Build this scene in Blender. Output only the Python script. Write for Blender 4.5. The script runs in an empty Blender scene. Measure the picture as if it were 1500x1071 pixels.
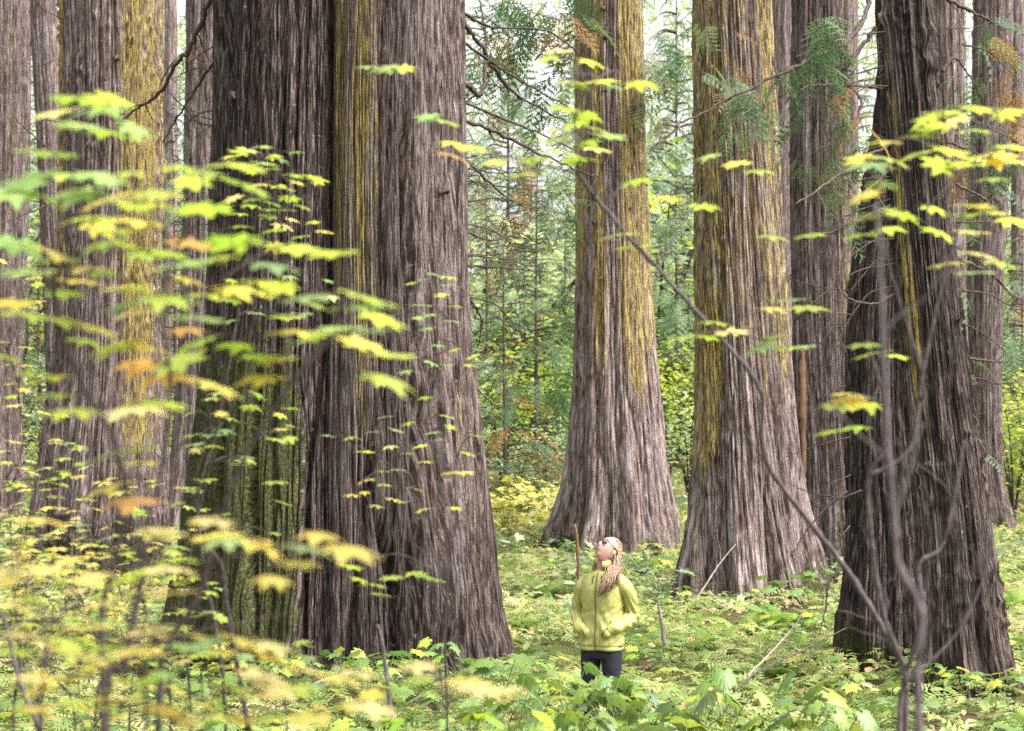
import bpy, math, random
import numpy as np
from mathutils import Vector, Matrix, Euler

random.seed(7)
RNG = np.random.default_rng(11)
SC = bpy.context.scene
COL = SC.collection
RAD = math.radians

# ------------------------------------------------------------------ camera, sky, sun, exposure
FPX, CX, HY = 2917.0, 750.0, 640.0          # focal length in photo pixels, photo centre column, horizon row
ZC = 2.38                                   # lens height above the ground the person stands on
cam = bpy.data.cameras.new('camera')
cam.sensor_width = 36.0
cam.lens = FPX * 36.0 / 1500.0
cam.shift_y = (HY - 535.5) / 1500.0
cam.clip_start, cam.clip_end = 0.1, 1000.0
cam.dof.use_dof = True
cam.dof.focus_distance = 17.0
cam.dof.aperture_fstop = 4.0
camo = bpy.data.objects.new('camera', cam)
camo.location = (0, 0, ZC)
camo.rotation_euler = (RAD(90), 0, 0)
COL.objects.link(camo)
SC.camera = camo

SUN_EL = RAD(55)           # soft light through a thin overcast, from the right and a little behind the camera
world = bpy.data.worlds.new('World')
SC.world = world
world.use_nodes = True
wn, wl = world.node_tree.nodes, world.node_tree.links
wn.clear()
sky = wn.new('ShaderNodeTexSky')
sky.sky_type = 'NISHITA'
sky.sun_disc = False
sky.sun_elevation = SUN_EL
sky.sun_rotation = RAD(118)
sky.dust_density = 6.0
sky.air_density = 1.0
hs = wn.new('ShaderNodeHueSaturation')       # overcast: nearly colourless sky
hs.inputs['Saturation'].default_value = 0.25
bg = wn.new('ShaderNodeBackground')
bg.inputs['Strength'].default_value = 0.15
wo = wn.new('ShaderNodeOutputWorld')
wl.new(sky.outputs[0], hs.inputs['Color'])
wl.new(hs.outputs[0], bg.inputs['Color'])
wl.new(bg.outputs[0], wo.inputs['Surface'])

sunl = bpy.data.lights.new('sun', 'SUN')
sunl.energy = 1.5
sunl.angle = RAD(25)
sunl.color = (1.0, 0.96, 0.9)
suno = bpy.data.objects.new('sun', sunl)
# light travels towards -dir; sun stands to the right
sdir = Vector((math.cos(SUN_EL) * 0.88, -math.cos(SUN_EL) * 0.47, math.sin(SUN_EL)))
suno.rotation_euler = sdir.to_track_quat('Z', 'Y').to_euler()
suno.location = (6, -6, 20)
COL.objects.link(suno)

SC.view_settings.view_transform = 'Standard'
SC.view_settings.look = 'None'
SC.view_settings.exposure = 1.85
SC.view_settings.gamma = 1.0
SC.view_settings.use_curve_mapping = False
SC.render.engine = 'CYCLES'
SC.cycles.use_denoising = False
SC.cycles.max_bounces = 6
SC.cycles.diffuse_bounces = 3
SC.cycles.glossy_bounces = 2
SC.cycles.transmission_bounces = 4
SC.cycles.transparent_max_bounces = 4
SC.cycles.volume_bounces = 0
SC.cycles.sample_clamp_indirect = 4.0
SC.cycles.caustics_reflective = False
SC.cycles.caustics_refractive = False

# ------------------------------------------------------------------ helpers
def P(px, py, d):
    """photo pixel + distance -> world point"""
    return np.array([(px - CX) / FPX * d, d, ZC - (py - HY) / FPX * d])

def sstep(a, b, x):
    t = np.clip((np.asarray(x, float) - a) / (b - a), 0, 1)
    return t * t * (3 - 2 * t)

def gz(x, y):
    x = np.asarray(x, float); y = np.asarray(y, float)
    z = 0.72 * (1 - sstep(2.0, 14.5, y)) + 0.045 * np.maximum(0, y - 33)
    z = z + 0.05 * np.sin(x * 1.3 + 0.7) * np.sin(y * 0.9) + 0.035 * np.sin(x * 2.9 + y * 1.7) + 0.02 * np.sin(x * 6.1 - y * 4.3)
    z = z * (1 - 0.97 * np.exp(-((x - 0.68) ** 2 + (y - 15.1) ** 2) / 0.6))
    return z

def mesh_np(name, V, F, mats=(), smooth=True, uv=None, attrs=None, fmat=None):
    """F: array (n,3) or (n,4), or a list of such arrays."""
    Fs = F if isinstance(F, list) else [F]
    Fs = [np.asarray(f, np.int64) for f in Fs if len(f)]
    me = bpy.data.meshes.new(name)
    V = np.asarray(V, np.float32)
    me.vertices.add(len(V)); me.vertices.foreach_set('co', V.ravel())
    tot = np.concatenate([np.full(len(f), f.shape[1]) for f in Fs])
    loops = np.concatenate([f.ravel() for f in Fs])
    me.loops.add(len(loops)); me.loops.foreach_set('vertex_index', loops.astype(np.int32))
    starts = np.concatenate([[0], np.cumsum(tot)[:-1]]).astype(np.int32)
    me.polygons.add(len(tot)); me.polygons.foreach_set('loop_start', starts)
    me.polygons.foreach_set('loop_total', tot.astype(np.int32))
    me.polygons.foreach_set('use_smooth', np.full(len(tot), smooth, bool))
    if fmat is not None:
        me.polygons.foreach_set('material_index', np.asarray(fmat, np.int32))
    if uv is not None:
        l = me.uv_layers.new(name='UVMap')
        l.data.foreach_set('uv', np.asarray(uv, np.float32)[loops].ravel())
    for k, a in (attrs or {}).items():
        at = me.attributes.new(k, 'FLOAT', 'POINT')
        at.data.foreach_set('value', np.asarray(a, np.float32))
    for m in mats: me.materials.append(m)
    me.update(calc_edges=True)
    me.validate()
    return me

def obj(name, me, parent=None, loc=None, rot=None, scale=None):
    o = bpy.data.objects.new(name, me)
    COL.objects.link(o)
    if parent is not None: o.parent = parent
    if loc is not None: o.location = loc
    if rot is not None: o.rotation_euler = rot
    if scale is not None: o.scale = (scale,) * 3 if np.isscalar(scale) else scale
    return o

def tag(o, label, cat, group=None):
    o['label'] = label; o['category'] = cat
    if group: o['group'] = group
    return o

def thing(name, label, cat, loc=(0, 0, 0), rotz=0, group=None):
    o = bpy.data.objects.new(name, None)
    o.empty_display_size = 0.1
    COL.objects.link(o)
    o.location = loc; o.rotation_euler = (0, 0, rotz)
    return tag(o, label, cat, group)

def copy_tree(o, parent=None):
    c = o.copy(); COL.objects.link(c)
    if parent is not None: c.parent = parent
    for ch in o.children: copy_tree(ch, c)
    return c

def merge(parts):
    """parts: list of (V, F) (F tri or quad arrays) -> one (V, [F...])"""
    Vs, f3, f4, b = [], [], [], 0
    for V, F in parts:
        Vs.append(V)
        for f in (F if isinstance(F, list) else [F]):
            if len(f) == 0: continue
            (f3 if f.shape[1] == 3 else f4).append(f + b)
        b += len(V)
    out = []
    if f3: out.append(np.concatenate(f3))
    if f4: out.append(np.concatenate(f4))
    return np.concatenate(Vs), out

def rotm(rx, ry, rz):
    """stack of rotation matrices Rz @ Ry @ Rx"""
    rx, ry, rz = np.broadcast_arrays(np.asarray(rx, float), ry, rz)
    cx, sx, cy, sy, cz, sz = np.cos(rx), np.sin(rx), np.cos(ry), np.sin(ry), np.cos(rz), np.sin(rz)
    M = np.empty(rx.shape + (3, 3))
    M[..., 0, 0] = cz * cy; M[..., 0, 1] = cz * sy * sx - sz * cx; M[..., 0, 2] = cz * sy * cx + sz * sx
    M[..., 1, 0] = sz * cy; M[..., 1, 1] = sz * sy * sx + cz * cx; M[..., 1, 2] = sz * sy * cx - cz * sx
    M[..., 2, 0] = -sy; M[..., 2, 1] = cy * sx; M[..., 2, 2] = cy * cx
    return M

def scatter(V, F, loc, R, s):
    """copies of a triangle mesh (V, F) at loc with rotation R and scale s, as arrays"""
    n = len(loc)
    W = np.einsum('nij,vj->nvi', R, V) * np.asarray(s, float).reshape(n, 1, 1) + np.asarray(loc)[:, None, :]
    FF = F[None] + (np.arange(n) * len(V))[:, None, None]
    return W.reshape(-1, 3), FF.reshape(-1, F.shape[1])

def smooth_path(pts, n):
    """Catmull-Rom through pts"""
    p = np.asarray(pts, float)
    if len(p) < 3:
        t = np.linspace(0, 1, n)[:, None]
        return p[0] * (1 - t) + p[-1] * t
    q = np.vstack([2 * p[0] - p[1], p, 2 * p[-1] - p[-2]])
    out = []
    ts = np.linspace(0, len(p) - 1, n)
    for t in ts:
        i = min(int(t), len(p) - 2); f = t - i
        a, b, c, d = q[i], q[i + 1], q[i + 2], q[i + 3]
        out.append(0.5 * (2 * b + (c - a) * f + (2 * a - 5 * b + 4 * c - d) * f * f + (3 * b - a - 3 * c + d) * f ** 3))
    return np.array(out)

def tube(path, rad, k=6, rough=0.0):
    path = np.asarray(path, float); n = len(path)
    rad = np.broadcast_to(np.asarray(rad, float), (n,))
    t = np.gradient(path, axis=0); t /= np.linalg.norm(t, axis=1)[:, None] + 1e-9
    ref = np.array([0, 0, 1.0]) if abs(t[0][2]) < 0.9 else np.array([1.0, 0, 0])
    a = np.cross(t, ref); a /= np.linalg.norm(a, axis=1)[:, None] + 1e-9
    b = np.cross(t, a)
    th = np.arange(k) * 2 * np.pi / k
    r = rad[:, None] * (1 + rough * RNG.standard_normal((n, k)))
    V = path[:, None, :] + r[..., None] * (np.cos(th)[None, :, None] * a[:, None, :] + np.sin(th)[None, :, None] * b[:, None, :])
    V = V.reshape(-1, 3)
    i = np.arange(n - 1)[:, None] * k; j = np.arange(k)[None]; j2 = (j + 1) % k
    F = np.stack([i + j, i + j2, i + k + j2, i + k + j], -1).reshape(-1, 4)
    V = np.vstack([V, path[:1], path[-1:]])
    c0, c1 = n * k, n * k + 1
    e = np.arange(k)
    cap = np.vstack([np.stack([np.full(k, c0), (e + 1) % k, e], 1), np.stack([np.full(k, c1), (n - 1) * k + e, (n - 1) * k + (e + 1) % k], 1)])
    return V, [F, cap]

def vnoise(u, v, nu, seed, nv=256):
    """value noise, periodic in u (nu cells over 0..1), v in cells"""
    r = np.random.default_rng(seed)
    nu = max(2, int(nu))
    T = r.random((nv, nu))
    U = u * nu; i = np.floor(U).astype(int); f = U - i; f = f * f * (3 - 2 * f)
    j = np.floor(v).astype(int); g = v - j; g = g * g * (3 - 2 * g)
    i0, i1, j0, j1 = i % nu, (i + 1) % nu, j % nv, (j + 1) % nv
    return (T[j0, i0] * (1 - f) + T[j0, i1] * f) * (1 - g) + (T[j1, i0] * (1 - f) + T[j1, i1] * f) * g

# ------------------------------------------------------------------ materials
class NT:
    def __init__(s, name):
        s.m = bpy.data.materials.new(name); s.m.use_nodes = True
        s.t = s.m.node_tree; s.t.nodes.clear()
        s.out = s.t.nodes.new('ShaderNodeOutputMaterial')
    def n(s, typ, **kw):
        nd = s.t.nodes.new(typ)
        for k, v in kw.items():
            if k.startswith('i_'): nd.inputs[k[2:].replace('_', ' ')].default_value = v
            else: setattr(nd, k, v)
        return nd
    def l(s, a, b): s.t.links.new(a, b)
    def attr(s, name):
        return s.n('ShaderNodeAttribute', attribute_name=name).outputs['Fac']
    def math(s, op, a, b=0.0, c=None, clamp=False):
        nd = s.n('ShaderNodeMath', operation=op, use_clamp=clamp)
        for i, x in enumerate((a, b, c)):
            if x is None: continue
            if isinstance(x, (int, float)): nd.inputs[i].default_value = x
            else: s.l(x, nd.inputs[i])
        return nd.outputs[0]
    def mix(s, f, a, b, blend='MIX'):
        nd = s.n('ShaderNodeMix', data_type='RGBA', blend_type=blend)
        for i, x in ((0, f), (6, a), (7, b)):
            if isinstance(x, (int, float)): nd.inputs[i].default_value = x
            elif isinstance(x, tuple): nd.inputs[i].default_value = x if len(x) == 4 else x + (1,)
            else: s.l(x, nd.inputs[i])
        return nd.outputs[2]
    def noise(s, vec, scale, detail=3, rough=0.55):
        nd = s.n('ShaderNodeTexNoise'); nd.inputs['Scale'].default_value = scale
        nd.inputs['Detail'].default_value = detail; nd.inputs['Roughness'].default_value = rough
        if vec is not None: s.l(vec, nd.inputs['Vector'])
        return nd.outputs['Fac']
    def scaled(s, vec, sc, off=None):
        nd = s.n('ShaderNodeMapping'); nd.inputs['Scale'].default_value = sc
        s.l(vec, nd.inputs['Vector'])
        if off is not None: s.l(off, nd.inputs['Location'])
        return nd.outputs[0]
    def ramp(s, fac, stops):
        nd = s.n('ShaderNodeValToRGB'); cr = nd.color_ramp
        while len(cr.elements) < len(stops): cr.elements.new(0.5)
        for e, (p, c) in zip(cr.elements, stops):
            e.position = p; e.color = tuple(c) + (1,)
        s.l(fac, nd.inputs[0])
        return nd.outputs[0]
    def step(s, fac, a, b):
        nd = s.n('ShaderNodeMapRange', interpolation_type='SMOOTHSTEP')
        for i, x in ((0, fac), (1, a), (2, b)):
            if isinstance(x, (int, float)): nd.inputs[i].default_value = x
            else: s.l(x, nd.inputs[i])
        return nd.outputs[0]

def bark_material():
    m = NT('cedar_bark')
    uv = m.n('ShaderNodeTexCoord').outputs['UV']
    rnd = m.n('ShaderNodeObjectInfo').outputs['Random']
    off = m.n('ShaderNodeCombineXYZ'); m.l(m.math('MULTIPLY', rnd, 37.0), off.inputs['Z'])
    o = off.outputs[0]
    big = m.noise(m.scaled(uv, (7, 0.5, 1), o), 1.0, 3)
    mid = m.noise(m.scaled(uv, (26, 1.2, 1), o), 1.0, 3)
    fine = m.noise(m.scaled(uv, (110, 4.5, 1), o), 1.0, 3)
    vfine = m.noise(m.scaled(uv, (230, 28, 1), o), 1.0, 3, 0.65)
    base = m.ramp(mid, [(0.36, (0.030, 0.020, 0.018)), (0.46, (0.105, 0.076, 0.074)), (0.55, (0.24, 0.195, 0.205)), (0.64, (0.50, 0.45, 0.48))])  # fibre colours; the dark end also puts furrow shade into the bark
    warm = m.ramp(fine, [(0.38, (0.026, 0.016, 0.012)), (0.5, (0.150, 0.105, 0.090)), (0.60, (0.46, 0.41, 0.41))])
    c = m.mix(0.5, base, warm)
    c = m.mix(m.math('MULTIPLY', m.step(big, 0.45, 0.62), 0.5), c, m.mix(1.0, c, (0.80, 0.66, 0.56), 'MULTIPLY'))
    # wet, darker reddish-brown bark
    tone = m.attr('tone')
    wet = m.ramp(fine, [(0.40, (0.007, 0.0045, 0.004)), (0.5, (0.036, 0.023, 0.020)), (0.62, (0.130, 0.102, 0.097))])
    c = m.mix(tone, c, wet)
    # silver flecks of torn fibre and leaf lichen
    fl = m.noise(m.scaled(uv, (48, 17, 1), o), 1.0, 4, 0.7)
    c = m.mix(m.math('MULTIPLY', m.step(fl, 0.61, 0.69), 0.42), c, (0.42, 0.41, 0.42))
    # yellow dust lichen in long streaks
    ls = m.math('ADD', m.math('MULTIPLY', m.noise(m.scaled(uv, (30, 0.5, 1), o), 1.0, 4, 0.65), 0.6), m.math('MULTIPLY', m.noise(m.scaled(uv, (60, 4, 1), o), 1.0, 3, 0.65), 0.4))
    la = m.attr('lichen')
    thr = m.math('SUBTRACT', 0.635, m.math('MULTIPLY', la, 0.235))
    lf = m.math('MULTIPLY', m.step(ls, thr, m.math('ADD', thr, 0.10)), m.step(la, 0.02, 0.25))
    lf = m.math('MULTIPLY', lf, m.step(fine, 0.32, 0.55))
    lc = m.ramp(fine, [(0.40, (0.17, 0.13, 0.025)), (0.52, (0.42, 0.33, 0.04)), (0.62, (0.60, 0.49, 0.12))])
    c = m.mix(m.math('MULTIPLY', lf, 0.66), c, lc)
    # moss
    ms = m.noise(m.scaled(uv, (13, 6, 1), o), 1.0, 5, 0.65)
    ma = m.attr('moss')
    thr2 = m.math('SUBTRACT', 0.74, m.math('MULTIPLY', ma, 0.46))
    mf = m.math('MULTIPLY', m.step(ms, thr2, m.math('ADD', thr2, 0.16)), m.step(ma, 0.02, 0.2))
    mc = m.ramp(vfine, [(0.36, (0.012, 0.015, 0.004)), (0.5, (0.046, 0.056, 0.013)), (0.64, (0.12, 0.135, 0.032))])
    c = m.mix(m.math('MULTIPLY', mf, 0.82), c, mc)
    c = m.mix(1.0, c, (0.98, 0.935, 0.89), 'MULTIPLY')
    p = m.n('ShaderNodeBsdfPrincipled'); p.inputs['Roughness'].default_value = 0.85
    p.inputs['Specular IOR Level'].default_value = 0.25
    m.l(c, p.inputs['Base Color'])
    b1 = m.n('ShaderNodeBump'); b1.inputs['Distance'].default_value = 0.05; b1.inputs['Strength'].default_value = 1.0
    m.l(m.math('ADD', m.math('MULTIPLY', fine, 0.6), m.math('MULTIPLY', mid, 0.9)), b1.inputs['Height'])
    b2 = m.n('ShaderNodeBump'); b2.inputs['Distance'].default_value = 0.015; b2.inputs['Strength'].default_value = 0.8
    m.l(m.math('ADD', vfine, m.math('MULTIPLY', m.math('MULTIPLY', mf, vfine), 2.0)), b2.inputs['Height'])
    m.l(b1.outputs[0], b2.inputs['Normal']); m.l(b2.outputs[0], p.inputs['Normal'])
    m.l(p.outputs[0], m.out.inputs[0])
    return m.m

def simple(name, col, rough=0.7, var=0.35, scale=30, spec=0.3, bump=0.0, col2=None, stretch=None):
    m = NT(name)
    co = m.n('ShaderNodeTexCoord').outputs['Object']
    if stretch: co = m.scaled(co, stretch)
    n = m.noise(co, scale, 4, 0.6)
    c2 = col2 or tuple(x * (1 - var) for x in col)
    c = m.mix(m.step(n, 0.35, 0.65), tuple(c2), tuple(col))
    p = m.n('ShaderNodeBsdfPrincipled'); p.inputs['Roughness'].default_value = rough
    p.inputs['Specular IOR Level'].default_value = spec
    m.l(c, p.inputs['Base Color'])
    if bump:
        b = m.n('ShaderNodeBump'); b.inputs['Distance'].default_value = bump; b.inputs['Strength'].default_value = 0.8
        m.l(n, b.inputs['Height']); m.l(b.outputs[0], p.inputs['Normal'])
    m.l(p.outputs[0], m.out.inputs[0])
    return m.m

def leaf_shader(m, col, trans=0.45, rough=0.45, spec=0.4, tboost=1.25):
    p = m.n('ShaderNodeBsdfPrincipled'); p.inputs['Roughness'].default_value = rough
    p.inputs['Specular IOR Level'].default_value = spec
    m.l(col, p.inputs['Base Color'])
    t = m.n('ShaderNodeBsdfTranslucent')
    tc = m.mix(1.0, col, (tboost, tboost, tboost * 0.75), 'MULTIPLY')
    m.l(tc, t.inputs['Color'])
    x = m.n('ShaderNodeMixShader'); x.inputs[0].default_value = trans
    m.l(p.outputs[0], x.inputs[1]); m.l(t.outputs[0], x.inputs[2])
    m.l(x.outputs[0], m.out.inputs[0])

def leaf_material(name, trans=0.45, rough=0.45, patch=(0.42, 0.30, 0.06), amount=0.5):
    """leaf as one object: colour from the object, turning patches towards the season's yellow"""
    m = NT(name)
    oi = m.n('ShaderNodeObjectInfo')
    co = m.n('ShaderNodeTexCoord').outputs['Object']
    off = m.n('ShaderNodeCombineXYZ'); m.l(m.math('MULTIPLY', oi.outputs['Random'], 51.0), off.inputs['X'])
    n = m.noise(m.scaled(co, (1, 1, 1), off.outputs[0]), 16, 3, 0.6)
    n2 = m.noise(m.scaled(co, (1, 1, 1), off.outputs[0]), 60, 3, 0.6)
    f = m.math('MULTIPLY', m.step(n, 0.5, 0.72), m.math('MULTIPLY', oi.outputs['Random'], amount))
    c = m.mix(f, oi.outputs['Color'], patch)
    c = m.mix(m.math('MULTIPLY', m.step(n2, 0.35, 0.7), 0.25), c, m.mix(1.0, c, (0.6, 0.62, 0.5), 'MULTIPLY'))
    vein = m.attr('vein')
    c = m.mix(m.math('MULTIPLY', vein, 0.3), c, m.mix(1.0, c, (1.5, 1.45, 1.4), 'MULTIPLY'))
    leaf_shader(m, c, trans, rough)
    return m.m

def foliage_material(name, stops, trans=0.4, rough=0.55, spec=0.25):
    """massed foliage: colour by the per-leaf attribute tint"""
    m = NT(name)
    t = m.attr('tint')
    rnd = m.n('ShaderNodeObjectInfo').outputs['Random']
    f = m.math('ADD', t, m.math('MULTIPLY', m.math('SUBTRACT', rnd, 0.5), 0.16), clamp=True)
    c = m.ramp(f, stops)
    leaf_shader(m, c, trans, rough, spec)
    return m.m

BARK = bark_material()
TWIG = simple('twig_bark', (0.065, 0.048, 0.046), 0.8, 0.5, 60, 0.2, 0.002)
TWIG_GREY = simple('grey_twig_bark', (0.11, 0.086, 0.09), 0.75, 0.45, 50, 0.25, 0.002)
DEAD = simple('dead_wood', (0.10, 0.07, 0.062), 0.85, 0.55, 40, 0.2, 0.003)
PALEWOOD = simple('pale_bare_wood', (0.30, 0.23, 0.21), 0.8, 0.4, 25, 0.2, 0.003, stretch=(1, 1, 0.15))
TORN = simple('torn_orange_wood', (0.33, 0.19, 0.125), 0.75, 0.45, 40, 0.2, 0.004, stretch=(1, 1, 0.08))
STRIP = simple('bark_strip', (0.12, 0.09, 0.087), 0.9, 0.5, 60, 0.15, 0.004, stretch=(1, 1, 0.06))
STALK = simple('green_stalk', (0.12, 0.17, 0.05), 0.6, 0.3, 20)
MAPLE = leaf_material('maple_leaf', 0.58, 0.42, (0.50, 0.36, 0.08), 0.55)
BROAD = leaf_material('broad_leaf', 0.35, 0.38, (0.45, 0.40, 0.06), 0.45)
FERN = foliage_material('fern_frond', [(0.0, (0.05, 0.11, 0.02)), (0.45, (0.12, 0.22, 0.04)), (0.8, (0.24, 0.32, 0.07)), (1.0, (0.42, 0.34, 0.14))])
COVER = foliage_material('ground_cover_leaf', [(0.0, (0.06, 0.10, 0.03)), (0.3, (0.15, 0.23, 0.07)), (0.6, (0.30, 0.37, 0.12)), (0.85, (0.46, 0.44, 0.20)), (1.0, (0.52, 0.36, 0.22))])
CONIFER = foliage_material('conifer_needles', [(0.0, (0.03, 0.065, 0.03)), (0.5, (0.09, 0.155, 0.075)), (0.85, (0.17, 0.25, 0.12)), (0.93, (0.17, 0.10, 0.045)), (1.0, (0.26, 0.14, 0.06))])
BRIGHTENED_CON = foliage_material('brightened_conifer_needles', [(0.0, (0.14, 0.20, 0.13)), (0.5, (0.27, 0.36, 0.23)), (0.9, (0.42, 0.47, 0.30)), (1.0, (0.42, 0.30, 0.18))], 0.5)  # needle colours lightened to carry the bright light of the deeper wood
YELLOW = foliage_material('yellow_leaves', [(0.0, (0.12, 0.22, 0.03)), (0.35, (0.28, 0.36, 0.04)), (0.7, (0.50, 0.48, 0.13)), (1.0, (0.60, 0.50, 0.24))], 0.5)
FARFOL = foliage_material('far_foliage', [(0.0, (0.12, 0.17, 0.10)), (0.4, (0.29, 0.37, 0.23)), (0.75, (0.45, 0.50, 0.28)), (1.0, (0.52, 0.46, 0.32))], 0.5)  # background brightness put into the leaf colours, no haze is built

def ground_material():
    m = NT('forest_floor')
    co = m.n('ShaderNodeTexCoord').outputs['Object']
    a = m.noise(co, 0.8, 4); b = m.noise(co, 9.0, 5, 0.65); d = m.noise(co, 70.0, 4, 0.7)
    duff = m.ramp(d, [(0.38, (0.025, 0.016, 0.010)), (0.5, (0.085, 0.055, 0.032)), (0.62, (0.24, 0.165, 0.095))])
    moss = m.ramp(d, [(0.38, (0.026, 0.034, 0.009)), (0.5, (0.085, 0.105, 0.025)), (0.62, (0.19, 0.22, 0.06))])
    f = m.step(m.math('ADD', m.math('MULTIPLY', a, 0.6), m.math('MULTIPLY', b, 0.5)), 0.46, 0.60)
    c = m.mix(f, duff, moss)
    p = m.n('ShaderNodeBsdfPrincipled'); p.inputs['Roughness'].default_value = 0.95
    p.inputs['Specular IOR Level'].default_value = 0.1
    m.l(c, p.inputs['Base Color'])
    bp = m.n('ShaderNodeBump'); bp.inputs['Distance'].default_value = 0.05
    m.l(m.math('ADD', b, m.math('MULTIPLY', d, 0.5)), bp.inputs['Height'])
    m.l(bp.outputs[0], p.inputs['Normal']); m.l(p.outputs[0], m.out.inputs[0])
    return m.m
GROUND = ground_material()

# ------------------------------------------------------------------ terrain
def build_ground():
    ys = np.concatenate([np.arange(-60, 4, 4.0), np.arange(4, 50, 0.25), np.arange(50, 420, 10.0)])
    xs = np.concatenate([np.arange(-200, -16, 8.0), np.arange(-16, 16, 0.25), np.arange(16, 201, 8.0)])
    X, Y = np.meshgrid(xs, ys)
    Z = gz(X, np.minimum(Y, 140)) + 0.03 * vnoise(X / 400 + 0.5, Y * 1.7, 400 * 1.7, 5)
    V = np.stack([X, Y, Z], -1).reshape(-1, 3)
    nx, ny = len(xs), len(ys)
    i = np.arange(ny - 1)[:, None] * nx + np.arange(nx - 1)[None]
    F = np.stack([i, i + 1, i + nx + 1, i + nx], -1).reshape(-1, 4)
    o = obj('ground', mesh_np('ground', V, F, [GROUND]))
    o['kind'] = 'structure'
build_ground()

# ------------------------------------------------------------------ trunks
def pch(xs, ys, q):
    """monotone-ish smooth interpolation"""
    xs, ys = np.asarray(xs, float), np.asarray(ys, float)
    o = np.argsort(xs); xs, ys = xs[o], ys[o]
    m = np.gradient(ys, xs)
    i = np.clip(np.searchsorted(xs, q) - 1, 0, len(xs) - 2)
    h = xs[i + 1] - xs[i]; t = np.clip((q - xs[i]) / h, 0, 1)
    return (2 * t**3 - 3 * t**2 + 1) * ys[i] + (t**3 - 2 * t**2 + t) * h * m[i] + (-2 * t**3 + 3 * t**2) * ys[i + 1] + (t**3 - t**2) * h * m[i + 1]

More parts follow.
